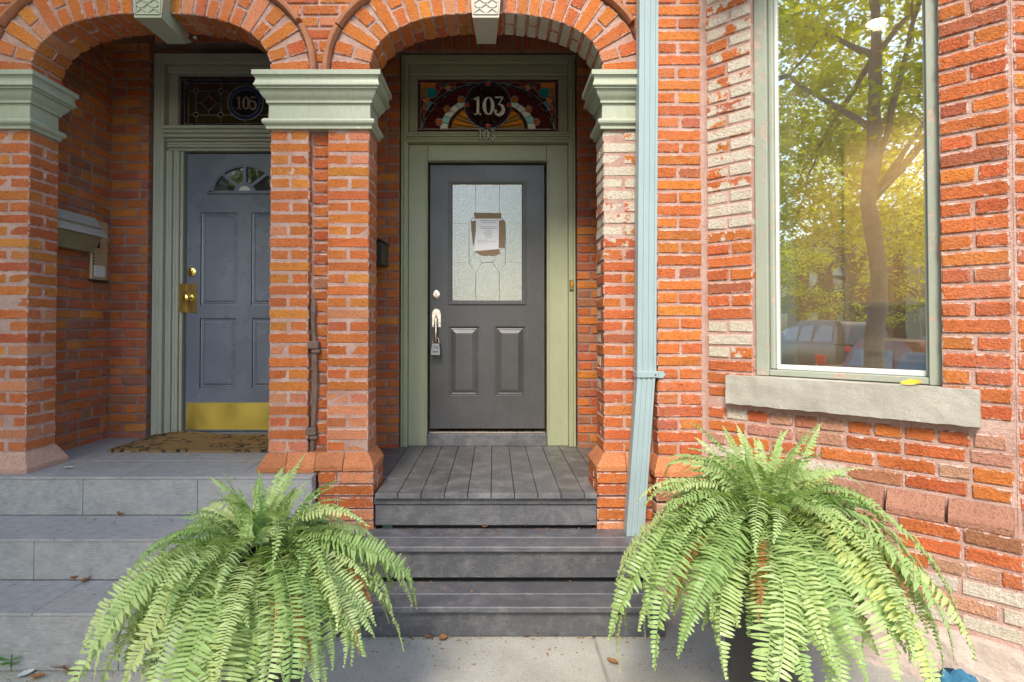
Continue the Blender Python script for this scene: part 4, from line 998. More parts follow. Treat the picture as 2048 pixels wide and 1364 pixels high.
# rusty iron rod in the groove of the middle pier
def rp(px, py, y=.025): a, b = at(px, py, y); return (a, y, b)
IR = thing('iron_rod', 'rusty iron rod with clamps standing in the groove of the wide pier', 'iron rod', rp(623, 925))
MB().tube([rp(623, 925), rp(626, 860), rp(631, 780), rp(630, 700), rp(626, 640), rp(627, 622)], [.012, .014, .015, .013, .013, .015], 8).put('rod', M['rust'], IR, smooth=.7)
MB().tube([rp(627, 625), rp(627, 615), rp(627, 598), rp(626, 590)], [.017, .017, .008, .002], 8).put('rod_tip', M['rust'], IR)
for px, py in ((629, 690), (624, 862)):
    a, y_, b = rp(px, py); MB().box(a - .03, a + .028, -.004, .05, b - .022, b + .022, .006).box(a - .012, a + .034, .0, .05, b - .045, b - .024, .006).put('clamp', M['rust'], IR)

# ------------------------------------------------------------------ downspout
DS = thing('downspout', 'pale blue ribbed downspout kicked out at the bottom beside the peeling pier', 'downspout', (.78, -.1, 0))
def spout(path, w, d):
    prof = [];  n = 7
    for i in range(n):                                    # ribbed front
        x = -w / 2 + w * i / n; prof += [(x, -d / 2 if i % 2 == 0 else -d / 2 + .005), (x + w / n * .85, -d / 2 if i % 2 == 0 else -d / 2 + .005)]
    prof += [(w / 2, d / 2), (-w / 2, d / 2)]
    mb = MB(); N = len(prof); vs = []
    for (cx, cy, cz) in path: vs += [(cx + a, cy + b, cz) for a, b in prof]
    fs = [[i * N + k, i * N + (k + 1) % N, i * N + N + (k + 1) % N, i * N + N + k] for i in range(len(path) - 1) for k in range(N)] + [list(range(N)), [(len(path) - 1) * N + k for k in range(N)]]
    return mb.add(vs, fs)
yt = -.085
c1, c2, c3 = at(1299, 0, yt - .04), at(1295, 742, yt - .04), at(1272, 1062, yt - .06)
spout([(c1[0], yt, 4.0), (c1[0], yt, c1[1]), (c2[0] - .002, yt, c2[1] - .01)], .103, .075).put('upper_pipe', M['blue_pipe'], DS)
spout([(c2[0], yt - .004, c2[1] + .03), (c2[0] - .004, yt - .006, c2[1] - .02), (c3[0], yt - .025, c3[1] + .02), (c3[0] - .004, yt - .03, .30)], .096, .070).put('lower_pipe', M['blue_pipe'], DS)
z_ = at(1300, 748, yt)[1]
MB().box(c2[0] - .058, c2[0] + .058, yt - .048, yt + .045, z_ - .018, z_ + .018, .004).prism([(c2[0] + .056, z_ - .018), (c2[0] + .085, z_ - .018), (c2[0] + .10, z_), (c2[0] + .085, z_ + .018), (c2[0] + .056, z_ + .018)], yt - .032, yt - .027).put('strap', M['blue_pipe'], DS)
MB().lathe([(.004, 0), (.004, .004), (0, .005)], (c2[0] + .04, yt - .048, z_), 8, 'Y').put('screw', M['black'], DS)

# ------------------------------------------------------------------ facade strip and bay
SX0, SX1, SY = .874, 1.128, -.11
ST = thing('brick_wall', 'narrow flat brick wall strip between the blue downspout and the bay window', 'brick wall', ((SX0 + SX1) / 2, SY, 0))
MB().box(SX0 + .005, SX1 + .02, SY + .006, .30, .0, 3.75).put('mortar', M['mortar'], ST)
field(ST, I4, SX0, SX1 - .016, PZ1, 3.72, y0=SY, d=.09, pal=[(ORANGE, 5), (AMBER, 1), (RED, 4), (DARK, .6)], bond='pair', zbase=PZ1 + .004)
plinth(frustum(SX0, SX1 - .012, SY, SY + .1, PZ0, PZ1, 0.03, 0, .042, 0), ST, (.47, .17, .07))
field(ST, I4, SX0 - .02, SX1 + .005, .22, PZ0, y0=SY - .042, d=.09, pal=[(RED, 3), (BROWN, 2), (FADED, 3)], bond='pair', zbase=PZ0 - CH * 6)
BT = T((1.128, SY, 0)) @ RZ(radians(-45))
BL_ = 1.217; WS0, WS1, SZT, SZB = .246, .994, 1.190, 1.043
BAY = thing('brick_wall', 'angled brick bay wall with patches of cream paint around its tall window', 'brick wall', (1.128, SY, 0))
wm = MB(); slab_with_holes(wm, .0, BL_ - .004, .0, 3.75, [(WS0 - .0, WS1, SZB + .06, 3.60)], .007, .16)
wm.put('mortar', M['mortar'], BAY, BT)
def cream_l(u, v, z):
    if z > 2.1: return .95 if u > .1 else rnd.choice([.05, .5, .65])
    if z > 1.85: return rnd.choice([0, .45, .8])
    if 1.25 < z < 1.45: return rnd.choice([.8, .75, .4])
    return .03
field(BAY, BT, .014, WS0, SZB + .02, 3.70, d=.12, pal=PAL_BAY, bond='pair', cream=cream_l, zbase=SZB + .02, seedoff=1)
field(BAY, BT, WS1, BL_ - .012, SZB + .02, 3.70, d=.12, pal=PAL_BAY, bond='pair', zbase=SZB + .02)
field(BAY, BT, .014, BL_ - .012, PZ1, SZB - .002, d=.12, pal=[(RED, 5), (ORANGE, 2), (BROWN, 1.5), (FADED, 2.5)], cream=lambda u, v, z: .75 if (rnd.random() < .14) else .05, zbase=PZ1 + .008)
ns_ = 6
for i in range(ns_):
    a, b = -.02 + (BL_ + .02) * i / ns_, -.02 + (BL_ + .02) * (i + 1) / ns_ - .012
    plinth(frustum(a, b, 0, .1, PZ0, PZ1, 0, 0, .042, 0), BAY, (.31, .145, .095), BT)
def cream_b(u, v, z): return (.9 if (u > .55 and .24 < z < .42 and rnd.random() < .85) else .05)
field(BAY, BT, -.01, BL_ + .012, .245, PZ0, y0=-.042, d=.12, pal=[(RED, 4), (ORANGE, 1), (BROWN, 1.5), (FADED, 4)], cream=cream_b, zbase=PZ0 - CH * 6 )
MB().box(-.03, BL_ + .016, -.036, .16, .0, PZ0).put('mortar', M['mortar'], BAY, BT)
FSL = ((-.02, .55), (.56, 1.23))
# front face of the bay (just enters the frame on the right)
BX, BY_ = 1.128 + BL_ * .70711, SY - BL_ * .70711
BF = thing('brick_wall', 'brick front face of the bay at the right edge of the photo', 'brick wall', (BX, BY_, 0))
MB().box(BX + .004, BX + .47, BY_ + .007, BY_ + .16, 0, 3.75).put('mortar', M['mortar'], BF)
field(BF, T((BX, BY_, 0)), .012, .46, PZ1, 3.70, d=.12, pal=PAL_BAY, zbase=SZB + .02 - CH * 4)
field(BF, T((BX, BY_, 0)), .012, .46, .245, PZ0, y0=-.042, d=.12, pal=PAL_BAY, zbase=PZ0 - CH * 6)
plinth(frustum(BX + .02, BX + .46, BY_, BY_ + .1, PZ0, PZ1, 0, 0, .042, 0), BF, (.31, .145, .095))
MB().box(BX + .02, BX + .47, BY_ - .075, BY_ + .16, -.02, .225, .012).put('foundation_stone', M['foundation'], BF)

kk = NT('house_brick'); bt = kk.n('TexBrick'); kk.set(bt.inputs['Vector'], kk.pos((1, 1, 1))); 
mp_ = kk.t.nodes.new('ShaderNodeMapping'); kk.set(mp_.inputs[0], kk.n('NewGeometry').outputs['Position']); mp_.inputs[2].default_value = (pi / 2, 0, 0); kk.set(bt.inputs['Vector'], mp_.outputs[0])
for nm_, v_ in (('Color1', ORANGE + (1,)), ('Color2', RED + (1,)), ('Mortar', (.5, .31, .25, 1))): bt.inputs[nm_].default_value = v_
bt.inputs['Scale'].default_value = 1; bt.inputs['Mortar Size'].default_value = .006; bt.inputs['Brick Width'].default_value = .215; bt.inputs['Row Height'].default_value = CH
M['house_brick'] = kk.done(bt.outputs['Color'], .9)
for b_ in ((-9.0, -3.145, .012, .4, 0, 3.75), (BX + .472, BX + 1.4, BY_ + .007, BY_ + .3, 0, 3.75), (BX + 1.4, 9.0, SY, SY + .4, 0, 3.75)): MB().box(*b_).put('house_wall', M['house_brick'])['kind'] = 'structure'
# bay window
BW = thing('bay_window', 'tall bay window with chipped sage frame reflecting the street trees', 'window', tuple(BT @ Vector((.62, .07, SZT))))
WP = M['window_paint']; WY = .05; ZT = 3.62
def bp(name, x0, x1, y0, y1, z0, z1, mt, par=BW, b=.003): return put(name, MB().box(x0, x1, y0, y1, z0, z1, b).mesh(name, mt), par, BT)
fw = .062
gl0, gl1 = .352, .932                                       # glass edges along the wall
gl0 = WS0 + .098; gl1 = WS1 - .062
for a, b, s in ((WS0 + .002, WS0 + fw, 0), (WS1 - .047, WS1 - .002, 1)):
    j = bp('frame_jamb', a, b, WY - .012, WY + .10, SZT - .002, ZT, WP)
    a2 = (b + .0005, gl0 - .012) if s == 0 else (gl1 + .006, a - .0005)
    bp('inner_bead', a2[0], a2[1], WY + .008, WY + .10, SZT + .03, ZT, WP, BW, .006)
    bp('sash_stile', (gl0 - .0115 if s == 0 else gl1), (gl0 if s == 0 else gl1 + .0055), WY + .03, WY + .07, SZT + .055, ZT, M['white'], BW, .002)
bp('sub_sill', WS0 + fw + .001, WS1 - .048, WY - .005, WY + .10, SZT + .0, SZT + .029, WP)
bp('sash_rail', gl0 - .0115, gl1 + .005, WY + .026, WY + .07, SZT + .030, SZT + .054, M['white'])
bp('glass_pane', gl0, gl1, WY + .044, WY + .050, SZT + .054, ZT, M['glass'], BW, 0)
bp('head', WS0, WS1, WY - .012, WY + .10, ZT + .001, ZT + .08, WP)
for s, a in ((0, gl0 - .02), (1, gl1 + .002)): bp('inner_jamb', a, a + .055 if s == 0 else a + .02, WY + .102, WY + .20, SZT, ZT, M['white'])
bp('inner_stool', WS0, WS1, WY + .102, WY + .26, SZT - .02, SZT + .016, M['white'])
sx0_, sx1_ = .130, 1.112
from mathutils import noise as mnoise
def rough_block(x0, x1, y0, y1, z0, z1, amp, nx, nz, seed=0):
    bm = bmesh.new(); bmesh.ops.create_cube(bm, size=1)
    bmesh.ops.bisect_plane(bm, geom=bm.verts[:] + bm.edges[:] + bm.faces[:], plane_co=(0, 0, 0), plane_no=(0, 1, 0))
    for q in range(1, nx): bmesh.ops.bisect_plane(bm, geom=bm.verts[:] + bm.edges[:] + bm.faces[:], plane_co=(-.5 + q / nx, 0, 0), plane_no=(1, 0, 0))
    for q in range(1, nz): bmesh.ops.bisect_plane(bm, geom=bm.verts[:] + bm.edges[:] + bm.faces[:], plane_co=(0, 0, -.5 + q / nz), plane_no=(0, 0, 1))
    for v in bm.verts:
        p = Vector((x0 + (x1 - x0) * (v.co.x + .5), y0 + (y1 - y0) * (v.co.y + .5), z0 + (z1 - z0) * (v.co.z + .5)))
        edge = 1.6 if (abs(v.co.y) > .49 and abs(v.co.z) > .49) else 1
        d = mnoise.noise_vector(p * 22 + Vector((seed, 0, 0))) * amp * edge; d.z = d.z * (.25 if v.co.z > .49 else 1); v.co = p + d
    return bm
def bm_mesh(bm, name, mt):
    bmesh.ops.recalc_face_normals(bm, faces=bm.faces); me = bpy.data.meshes.new(name); bm.to_mesh(me); bm.free(); me.materials.append(mt); return me
sill = put('window_sill', bm_mesh(rough_block(sx0_, sx1_, -.052, WY + .10, SZB, SZT - .004, .0032, 44, 7), 'window_sill', M['stone']), BW, BT)
for a, b in FSL: put('foundation_stone', bm_mesh(rough_block(a, b, -.075, .16, -.02, .228, .008, 14, 6, a), 'foundation_stone', M['foundation']), BAY, BT)
# yellow leaf resting on the sill
def leaf_shape(L, W, curl=.2, n=6):
    mb = MB(); vs = []
    for i in range(n + 1):
        t = i / n; w = W * sin(pi * min(1, t * .95 + .03)) ** .8 * (1 + .25 * (i % 2)); zz = curl * L * (t - .5) ** 2
        vs += [(L * (t - .5), -w / 2, zz + curl * w * .6), (L * (t - .5), 0, zz), (L * (t - .5), w / 2, zz + curl * w * .4)]
    fs = [[i * 3 + k, i * 3 + k + 1, i * 3 + 4 + k, i * 3 + 3 + k] for i in range(n) for k in (0, 1)]
    return mb.add(vs, fs)
M['leaf_yellow'] = rough_material('yellow_leaf', (.55, .34, .03), (.62, .42, .06), 20, 90)
M['leaf_brown'] = rough_material('brown_leaf', (.24, .10, .035), (.36, .17, .06), 20, 90)
o = put('fallen_leaf', leaf_shape(.075, .045, .5).mesh('fallen_leaf', M['leaf_yellow']), None, BT @ T((.895, -.018, SZT + .002)) @ Matrix.Rotation(.5, 4, 'X') @ RZ(.3))
tag(o, 'yellow leaf lying on the stone window sill', 'leaf')

# ------------------------------------------------------------------ room behind the window
RM = MB()
ROOM = thing('room', 'tan room seen through the bay window', 'room', (3, 2, .55))
def rb(name, b, mt): return MB().box(*b).put(name, mt, ROOM)
rb('room_floor', (1.0, 5.6, -.75, 5.2, .45, .55), M['floorboards']); rb('room_ceiling', (.97, 5.6, -.95, 5.2, 3.66, 3.74), M['white'])
rb('room_wall', (1.0, 5.6, 5.2, 5.3, .45, 3.7), M['room_tan']); rb('room_wall', (5.6, 5.7, -.95, 5.2, .45, 3.7), M['room_tan']); rb('room_wall', (.92, 1.0, .2, 5.2, .45, 3.7), M['room_tan'])
rb('room_wall', (BX + .2, 5.6, BY_ + .17, BY_ + .25, .45, 3.7), M['room_tan'])
MT = Matrix.Translation((3.71, 1.16, .55)) @ RZ(radians(-52)) @ Matrix.Diagonal((1, 1, .9, 1))
FP = thing('fireplace_mantel', 'grey-green fireplace mantel inside the room behind the window', 'fireplace', (3.71, 1.16, .55))
def fpb(name, b, mt=None, bb=.006): return put(name, MB().box(*b, bb).mesh(name, mt or M['grey_green']), FP, MT)
for a in (-.80, .55): fpb('pilaster', (a, a + .25, -.05, .2, 0, 1.12)); fpb('pilaster_panel', (a + .04, a + .21, -.065, -.049, .1, .62)); fpb('pilaster_panel', (a + .04, a + .21, -.065, -.049, .74, 1.05))
fpb('frieze', (-.549, .549, -.04, .2, .66, 1.12)); fpb('frieze_panel', (-.46, .46, -.055, -.039, .72, 1.05))
fpb('mantel_shelf', (-.90, .90, -.16, .2, 1.175, 1.22)); fpb('shelf_moulding', (-.85, .85, -.10, .2, 1.122, 1.174)); fpb('firebox', (-.549, .549, .08, .2, 0, .655), M['black'])
put('room_wall', MB().box(-3.2, 1.9, .35, .45, 0, 3.42).mesh('room_wall', M['room_tan']), ROOM, MT)
put('chimney_breast', MB().box(-1.0, 1.0, .201, .6, 0, 3.1).mesh('chimney_breast', M['room_tan']), ROOM, MT)
# lit ceiling downlight
LC = (2.78, .93, 3.655)
CL = thing('ceiling_light', 'lit round ceiling light inside the room behind the window', 'ceiling light', LC)
kk = NT('lamp_glow'); kk.b.inputs['Emission Color'].default_value = (1, .83, .55, 1); kk.b.inputs['Emission Strength'].default_value = 14; M['lamp'] = kk.m
MB().lathe([(.062, -.012), (.062, 0), (0, 0)], LC, 20).put('lamp_disc', M['lamp'], CL); MB().lathe([(.085, -.008), (.085, .002), (.064, .002), (.064, -.008)], LC, 20).put('trim_ring', M['white'], CL)
ll = bpy.data.lights.new('room_lamp', 'SPOT'); ll.energy = 230; ll.spot_size = radians(150); ll.spot_blend = .5; ll.color = (1, .84, .6); ll.shadow_soft_size = .05
lo = bpy.data.objects.new('room_lamp', ll); COL.objects.link(lo); lo.parent = CL; lo.matrix_parent_inverse = WM[CL].inverted(); lo.location = (LC[0], LC[1], LC[2] - .02)

# ------------------------------------------------------------------ stone stoop of 105
L1, L2, L3 = .636, .432, .240; YF1, YF2, YF3 = -.112, -.446, -.751; XR = -.968
SP = thing('tiled_stoop', 'grey slate-tiled stoop of three steps up to the door of 105', 'stoop', (-2.2, 0, 0))
TT = .012; XLft = -4.2
co = MB().box(XLft, XR - .014, YF1 + .014, .24, 0, L1 - .014).box(XLft, -1.05, .24, 1.03, 0, L1 - .014).box(XLft, XR - .014, YF2 + .014, YF1 + .013, 0, L2 - .014).box(XLft, XR - .014, YF3 + .014, YF2 + .013, 0, L3 - .014)
co.put('grout_bed', M['grout'], SP)
j1 = at(165, 990, YF1)[0]; j2 = at(67, 1120, YF2)[0]; j3 = at(237, 1280, YF3)[0]
def tiles(name, x_ref, zlo, zhi, ylo, yhi, rows=1, step=.61, riser=False):
    x = x_ref
    while x > XLft: x -= step
    while x < XR:
        a, b = max(x, XLft), min(x + step, XR); x += step
        if b - a < .02: continue
        for r in range(rows):
            ya, yb = ylo + (yhi - ylo) * r / rows, ylo + (yhi - ylo) * (r + 1) / rows
            me = MB().box(a + .0012, b - .0012, ya + .001, yb - .001, zlo, zhi, .0018)
            me.put(name, M['tile'], SP)
tiles('riser_tile', j1, L2 + .001, L1 - .0135, YF1, YF1 + TT); tiles('riser_tile', j2, L3 + .001, L2 - .0135, YF2, YF2 + TT); tiles('riser_tile', j3, .001, L3 - .0135, YF3, YF3 + TT)
tiles('tread_tile', j1 + .2, L1 - .013, L1, YF1 - .004, YF1 + .36, 1); tiles('tread_tile', j2 + .1, L2 - .013, L2, YF2 - .004, YF1 - .001); tiles('tread_tile', j3 + .25, L3 - .013, L3, YF3 - .004, YF2 - .001)
XR_ = XR; XR = -1.06; tiles('tread_tile', j1 + .35, L1 - .013, L1, YF1 + .361, 1.0, 2); XR = XR_
for (za, zb_, ya, yb) in ((.001, L1 - .014, YF1 + TT + .002, -.045), (.001, L2 - .014, YF2 + TT + .002, YF1), (.001, L3 - .014, YF3 + TT + .002, YF2)): MB().box(XR - .012, XR - .0005, ya, yb, za, zb_, .0018).put('side_tile', M['tile'], SP)
# door mat
mx0, my0_ = atz(213, 899, LAND + .02); my1_ = .985
mt_ = MB(); nx_, ny_ = 24, 10; vs = []
mxr = mx0 + 1.15
for j in range(ny_ + 1):
    for i in range(nx_ + 1):
        x = mx0 + (mxr - mx0) * i / nx_; y = my0_ + (my1_ - my0_) * j / ny_
        rise = .035 * math.exp(-((x - mx0 - .22) / .16) ** 2) * max(0, (j / ny_ - .35)) if True else 0
        vs.append((x, y, LAND + .018 + rise + rnd.uniform(-.001, .001)))
fs = [[j * (nx_ + 1) + i, j * (nx_ + 1) + i + 1, (j + 1) * (nx_ + 1) + i + 1, (j + 1) * (nx_ + 1) + i] for j in range(ny_) for i in range(nx_)]
mt_.add(vs, fs); mt_.box(mx0 + .003, mxr - .003, my0_ + .003, my1_ - .003, LAND + .001, LAND + .0165)
tag(mt_.put('door_mat', M['coir']), 'brown coir door mat with dark scroll pattern before the blue-grey door', 'door mat')

# ------------------------------------------------------------------ wooden steps and porch floor of 103
WSP = thing('wooden_steps', 'dark painted wooden steps and board floor leading to door 103', 'steps', (0, -.2, 0))
fl0, fl1 = -.90, .825; fy0 = -.062
xs_b = [atz(x, 985, PFL)[0] for x in (750, 808, 855, 902, 948, 994, 1040, 1086, 1131, 1172)]
bw = .1265; x = xs_b[0] - bw * 2
while x < fl1:
    a, b = max(x, fl0), min(x + bw, fl1)
    if b - a > .02:
        lo_, hi_ = (a + b) / 2, 0
        y0b = fy0 if (-.64 < a and b < .575) else (fy0 if False else .25)
        if a < -.645 < b: MB().box(-.644, b - .0018, fy0, .25, PFL - .028, PFL, .002).put('floor_board', M['wood'], WSP); y0b = .2515
        if a < .56 < b: MB().box(a + .0018, .559, fy0, .25, PFL - .028, PFL, .002).put('floor_board', M['wood'], WSP); y0b = .2515
        MB().box(a + .0018, b - .0018, y0b, 1.16, PFL - .028, PFL, .002).put('floor_board', M['wood'], WSP)
    x += bw
W1, W2 = .334, .154
MB().box(-.655, .565, -.038, -.012, PFL - .066, PFL - .030, .003).put('riser_board', M['wood_x'], WSP)
MB().box(-.65, .562, -.026, -.004, W1 + .014, PFL - .068, .003).put('riser_board', M['wood_x'], WSP)
tx = (-.90, .80)
for (zt, yf, yb) in ((W1, -.290, -.030), (W2, -.530, -.268)):
    m_ = yf + .128
    MB().box(tx[0], tx[1], yf, m_ - .0025, zt - .027, zt, .004).put('tread_board', M['wood_x'], WSP); MB().box(tx[0], tx[1], m_ + .0025, yb, zt - .027, zt, .004).put('tread_board', M['wood_x'], WSP)
MB().box(tx[0] + .01, tx[1] - .01, -.262, -.238, W2 + .014, W1 - .029, .003).put('riser_board', M['wood_x'], WSP)
MB().box(tx[0] + .01, tx[1] - .01, -.500, -.476, .006, W2 - .029, .003).put('riser_board', M['wood_x'], WSP)
MB().box(tx[0] + .02, tx[1] - .02, -.235, -.055, .02, W1 - .03).box(tx[0] + .02, tx[1] - .02, -.47, -.24, .01, W2 - .03).box(-.56, .54, .0, 1.1, 0, PFL - .03).put('step_carcass', M['black'], WSP)

# ------------------------------------------------------------------ ground
SW = thing('sidewalk', 'concrete pavement slabs', 'pavement', (0, -2, 0)); SW['kind'] = 'structure'; del SW['label']; del SW['category']
xj = atz(1192, 1285, 0)[0]
ys = [.4, -1.22, -2.95, -4.9]
for i in range(-9, 9):
    for j in range(3):
        MB().box(xj + 1.5 * i + .004, xj + 1.5 * (i + 1) - .004, ys[j + 1] + .004, ys[j] - .004, -.12, rnd.uniform(-.002, .002), .006).put('concrete_slab', M['concrete'], SW)
for nm, b, mt in (('ground', (-90, 90, -90, 40, -.6, -.30), M['lawn']), ('sidewalk_bed', (-14, 14.5, -4.9, .4, -.30, -.012), M['grout']), ('kerb', (-60, 60, -5.1, -4.91, -.30, .005), M['concrete']), ('road', (-80, 80, -13.2, -5.1, -.28, -.12), M['asphalt']), ('far_kerb', (-60, 60, -13.4, -13.2, -.30, .01), M['concrete']), ('far_lawn', (-80, 80, -60, -13.4, -.28, .0), M['lawn'])):
    MB().box(*b, .01 if 'kerb' in nm else 0).put(nm, mt)['kind'] = 'structure'

# dry leaves, scraps and a weed
DL = [leaf_shape(.055, .032, .6).mesh('dry_leaf', M['leaf_brown']), leaf_shape(.04, .03, .9).mesh('dry_leaf', M['leaf_brown'])]
spots = [(1050, 1272, 0, 'curled brown leaf lying against the bottom riser below the middle of door 103'), (1075, 1273, 0, 'flat brown leaf just right of the curled leaf at the bottom riser'), (1215, 1270, 0, 'brown leaf at the bottom riser nearest the right fern'), (1232, 1268, 0, 'brown leaf tip half hidden by the right fern at the bottom riser'),
         (860, 1277, 0, 'brown leaf at the bottom riser nearest the left fern'), (1112, 1273, 0, 'small leaf beside the pavement joint at the bottom riser'), (1225, 1328, 0, 'lone brown leaf on the pavement slab right of the joint'), (886, 1282, 0, 'brown leaf second from the left fern on the pavement before the steps'),
         (118, 1340, 0, 'large brown leaf on the pavement at the foot of the slate stoop'), (136, 1344, 0, 'brown leaf overlapping the large leaf at the foot of the slate stoop'), (75, 1358, 0, 'brown leaf between the white scrap and the bottom edge of the photo'), (150, 1160, L3, 'long brown leaf on the lowest slate tread'), (172, 1163, L3, 'short brown leaf right of the long leaf on the lowest slate tread'),
         (240, 1032, L2, 'brown leaf at the back of the middle slate tread'), (970, 1056, W1, 'brown leaf at the back of the upper wooden tread, left one'), (1052, 1055, W1, 'yellowish leaf in the middle of the back of the upper wooden tread'), (1186, 1052, W1, 'brown leaf by the foot of the peeling pier on the upper wooden tread'), (1040, 1158, W2, 'brown leaf at the back of the lower wooden tread')]
for i, (px, py, zz, lab) in enumerate(spots):
    a, b = atz(px, py, zz); o = put('dry_leaf', DL[i % 2], None, T((a, b, zz + .006)) @ RZ(rnd.uniform(0, 6)) @ Matrix.Rotation(rnd.uniform(-.4, .4), 4, 'X') @ Matrix.Scale(1.5 if 'large' in lab else 1, 4))
    tag(o, lab, 'leaf', 'dry leaves fallen on the steps and pavement')
a, b = atz(137, 938, LAND); tag(put('paper_scrap', leaf_shape(.05, .03, .5).mesh('paper_scrap', M['white']), None, T((a, b, LAND + .004)) @ RZ(.4)), 'white paper scrap on the slate landing', 'scrap')
a, b = atz(52, 1350, 0); tag(put('paper_scrap', leaf_shape(.06, .04, .3).mesh('paper_scrap', M['white']), None, T((a, b, .004)) @ RZ(1.0)), 'white scrap on the pavement before the slate stoop', 'scrap')
a, b = atz(22, 1342, 0)
WD = thing('weed', 'small green weed sprouting at the foot of the slate stoop', 'weed', (a, b, 0))
M['weed'] = leaf_material('weed_leaf', [(0, (.10, .26, .05)), (1, (.16, .36, .08))], .3)
for i in range(9):
    an = i * 2.4; r = .02 + .004 * i
    put('leaf', leaf_shape(.05, .036, .3).mesh('leaf', M['weed']), WD, T((a + r * cos(an), b + r * sin(an), .03 + .006 * i)) @ RZ(an) @ Matrix.Rotation(rnd.uniform(-.5, .1), 4, 'Y'))
MB().tube([(a, b, 0), (a + .003, b, .07)], .003, 5).put('stem', M['weed'], WD)
gb = MB(); rg = random.Random(5)
def grit(n, xa, xb, ya, yb, z):
    for _ in range(n):
        x, y = rg.uniform(xa, xb), yb - (yb - ya) * rg.random() ** 2.2; q = rg.uniform(.002, .007); an = rg.uniform(0, 6)
        gb.add([(x + q * cos(an + t) * (1.6 if t in (0, pi) else .6), y + q * sin(an + t), z + rg.uniform(.001, .005)) for t in (0, pi / 2, pi, 3 * pi / 2)], [[0, 1, 2, 3]])
grit(170, -.95, .95, -.75, -.505, 0); grit(60, -.9, .8, -.40, -.27, W2); grit(60, -.9, .8, -.15, -.035, W1); grit(80, -.64, .55, .1, 1.1, PFL); grit(150, -2.9, -.97, -1.1, -.76, 0); grit(50, -2.9, -1, -.6, -.455, L3); grit(50, -2.9, -1, -.3, -.12, L2); grit(40, -2.7, -1.3, .1, .5, L1)
tag(gb.put('leaf_litter', M['leaf_brown']), 'tiny brown leaf crumbs scattered along the foot of the risers', None, None, 'stuff')
# blue cloth/tarp scrap at the foot of the bay
a, b = atz(1915, 1352, .08)
M['blue_scrap'] = rough_material('blue_plastic', (.03, .12, .20), (.05, .17, .27), 6, 60)
vs = []
for j in range(9):
    for i in range(13):
        dome = max(0, 1 - ((i - 6) / 6.2) ** 2 - ((j - 4) / 4.4) ** 2) ** .5
        vs.append((a - .11 + .018 * i + .008 * sin(j * 2.1), b - .07 + .016 * j + .008 * sin(i * 1.7), .004 + .11 * dome * (.75 + .25 * sin(i * 1.9 + j * 1.3))))
tag(MB().add(vs, [[j * 13 + i, j * 13 + i + 1, j * 13 + i + 14, j * 13 + i + 13] for j in range(8) for i in range(12)]).put('plastic_sheet', M['blue_scrap'], None, smooth=1.2), 'crumpled blue plastic sheet at the foot of the bay behind the right fern', 'plastic sheet')

# ------------------------------------------------------------------ ferns
def frond_mesh(L, pitch0, pitch1, seed, wid=.055, pw=1.1):
    r = random.Random(seed); mb = MB(); n = max(18, int(L / .0140)); p = Vector((0, 0, 0)); path = [p.copy()]; dirs = []
    tw = r.uniform(-.8, .8); bend = r.uniform(-.4, .4)
    for i in range(n):
        t = i / n; pit = pitch0 + (pitch1 - pitch0) * (t ** pw) + .05 * sin(t * 9 + seed); yaw = bend * t
        d = Vector((cos(pit) * cos(yaw), cos(pit) * sin(yaw), sin(pit))); dirs.append(d); p = p + d * (L / n); path.append(p.copy())
    q_ = path[::3] + [path[-1]]; mb.tube(q_, [.0022 * (1 - .75 * i / len(q_)) for i in range(len(q_))], 3, cap=False)
    for i in range(3, n):
        t = i / n; prof = min(1, (t / .16)) ** .7 * (1 - max(0, (t - .42) / .58) ** 1.5)
        ln_ = wid * max(.12, prof); d = dirs[i]; sd0 = Vector((-sin(bend * t), cos(bend * t), 0)); up = d.cross(sd0)
        for s in (-1, 1):
            if r.random() < .03: continue
            a_ = tw * t + r.uniform(-.25, .25); l2 = ln_ * r.uniform(.82, 1.1); roll = r.uniform(.15, .75)
            sd = (sd0 * s * cos(a_) + up * sin(a_)).normalized(); w = min(.0118, L / n * .88) * r.uniform(.85, 1.1)
            wd = (d * cos(roll) + up * sin(roll) * .8).normalized()
            fw = r.uniform(.12, .34); o = path[i] + d * (L / n * .5 * (s > 0)); dr = r.uniform(.05, .35)
            m = o + sd * l2 * .45 + d * l2 * fw * .4 + up * l2 * .06; q1 = o + sd * l2 * .82 + d * l2 * fw * .85 - up * l2 * dr * .5; e = o + sd * l2 + d * l2 * fw * 1.15 - up * l2 * dr
            vs = [o - wd * w * .32, o + wd * w * .5, m + wd * w * .52, m - wd * w * .45, q1 + wd * w * .36, q1 - wd * w * .32, e]
            mb.add(vs, [[0, 1, 2, 3], [3, 2, 4, 5], [5, 4, 6]])
    return mb
class _K: pass
def raw_mesh(mb, name, mt):
    me = bpy.data.meshes.new(name); me.from_pydata(mb.v, [], mb.f); me.materials.append(mt); me.update(); return me
FRV = []
R_ = radians
UPR = [(.33, 85, 40, .030), (.39, 78, 25, .034), (.28, 88, 60, .028), (.34, 72, -20, .034), (.36, 80, 10, .032), (.24, 60, -10, .030), (.22, 75, -30, .028)]
MID = [(.48, 64, -60, .050), (.52, 56, -72, .056), (.42, 48, -60, .050), (.56, 52, -80, .060), (.48, 40, -74, .056), (.54, 68, -84, .056)]
DRP = [(.60, 42, -88, .074), (.68, 30, -89, .080), (.56, 18, -88, .072), (.74, 44, -89, .082), (.62, 8, -89, .076), (.52, 26, -86, .070), (.80, 34, -90, .080), (.68, 22, -89, .084)]
for q, grp in enumerate((UPR, MID, DRP)):
    FRV.append([raw_mesh(frond_mesh(L, R_(a), R_(b), 10 * q + i, w, (1.1, 1.05, .62)[q]), 'frond', M['frond']) for i, (L, a, b, w) in enumerate(grp)])
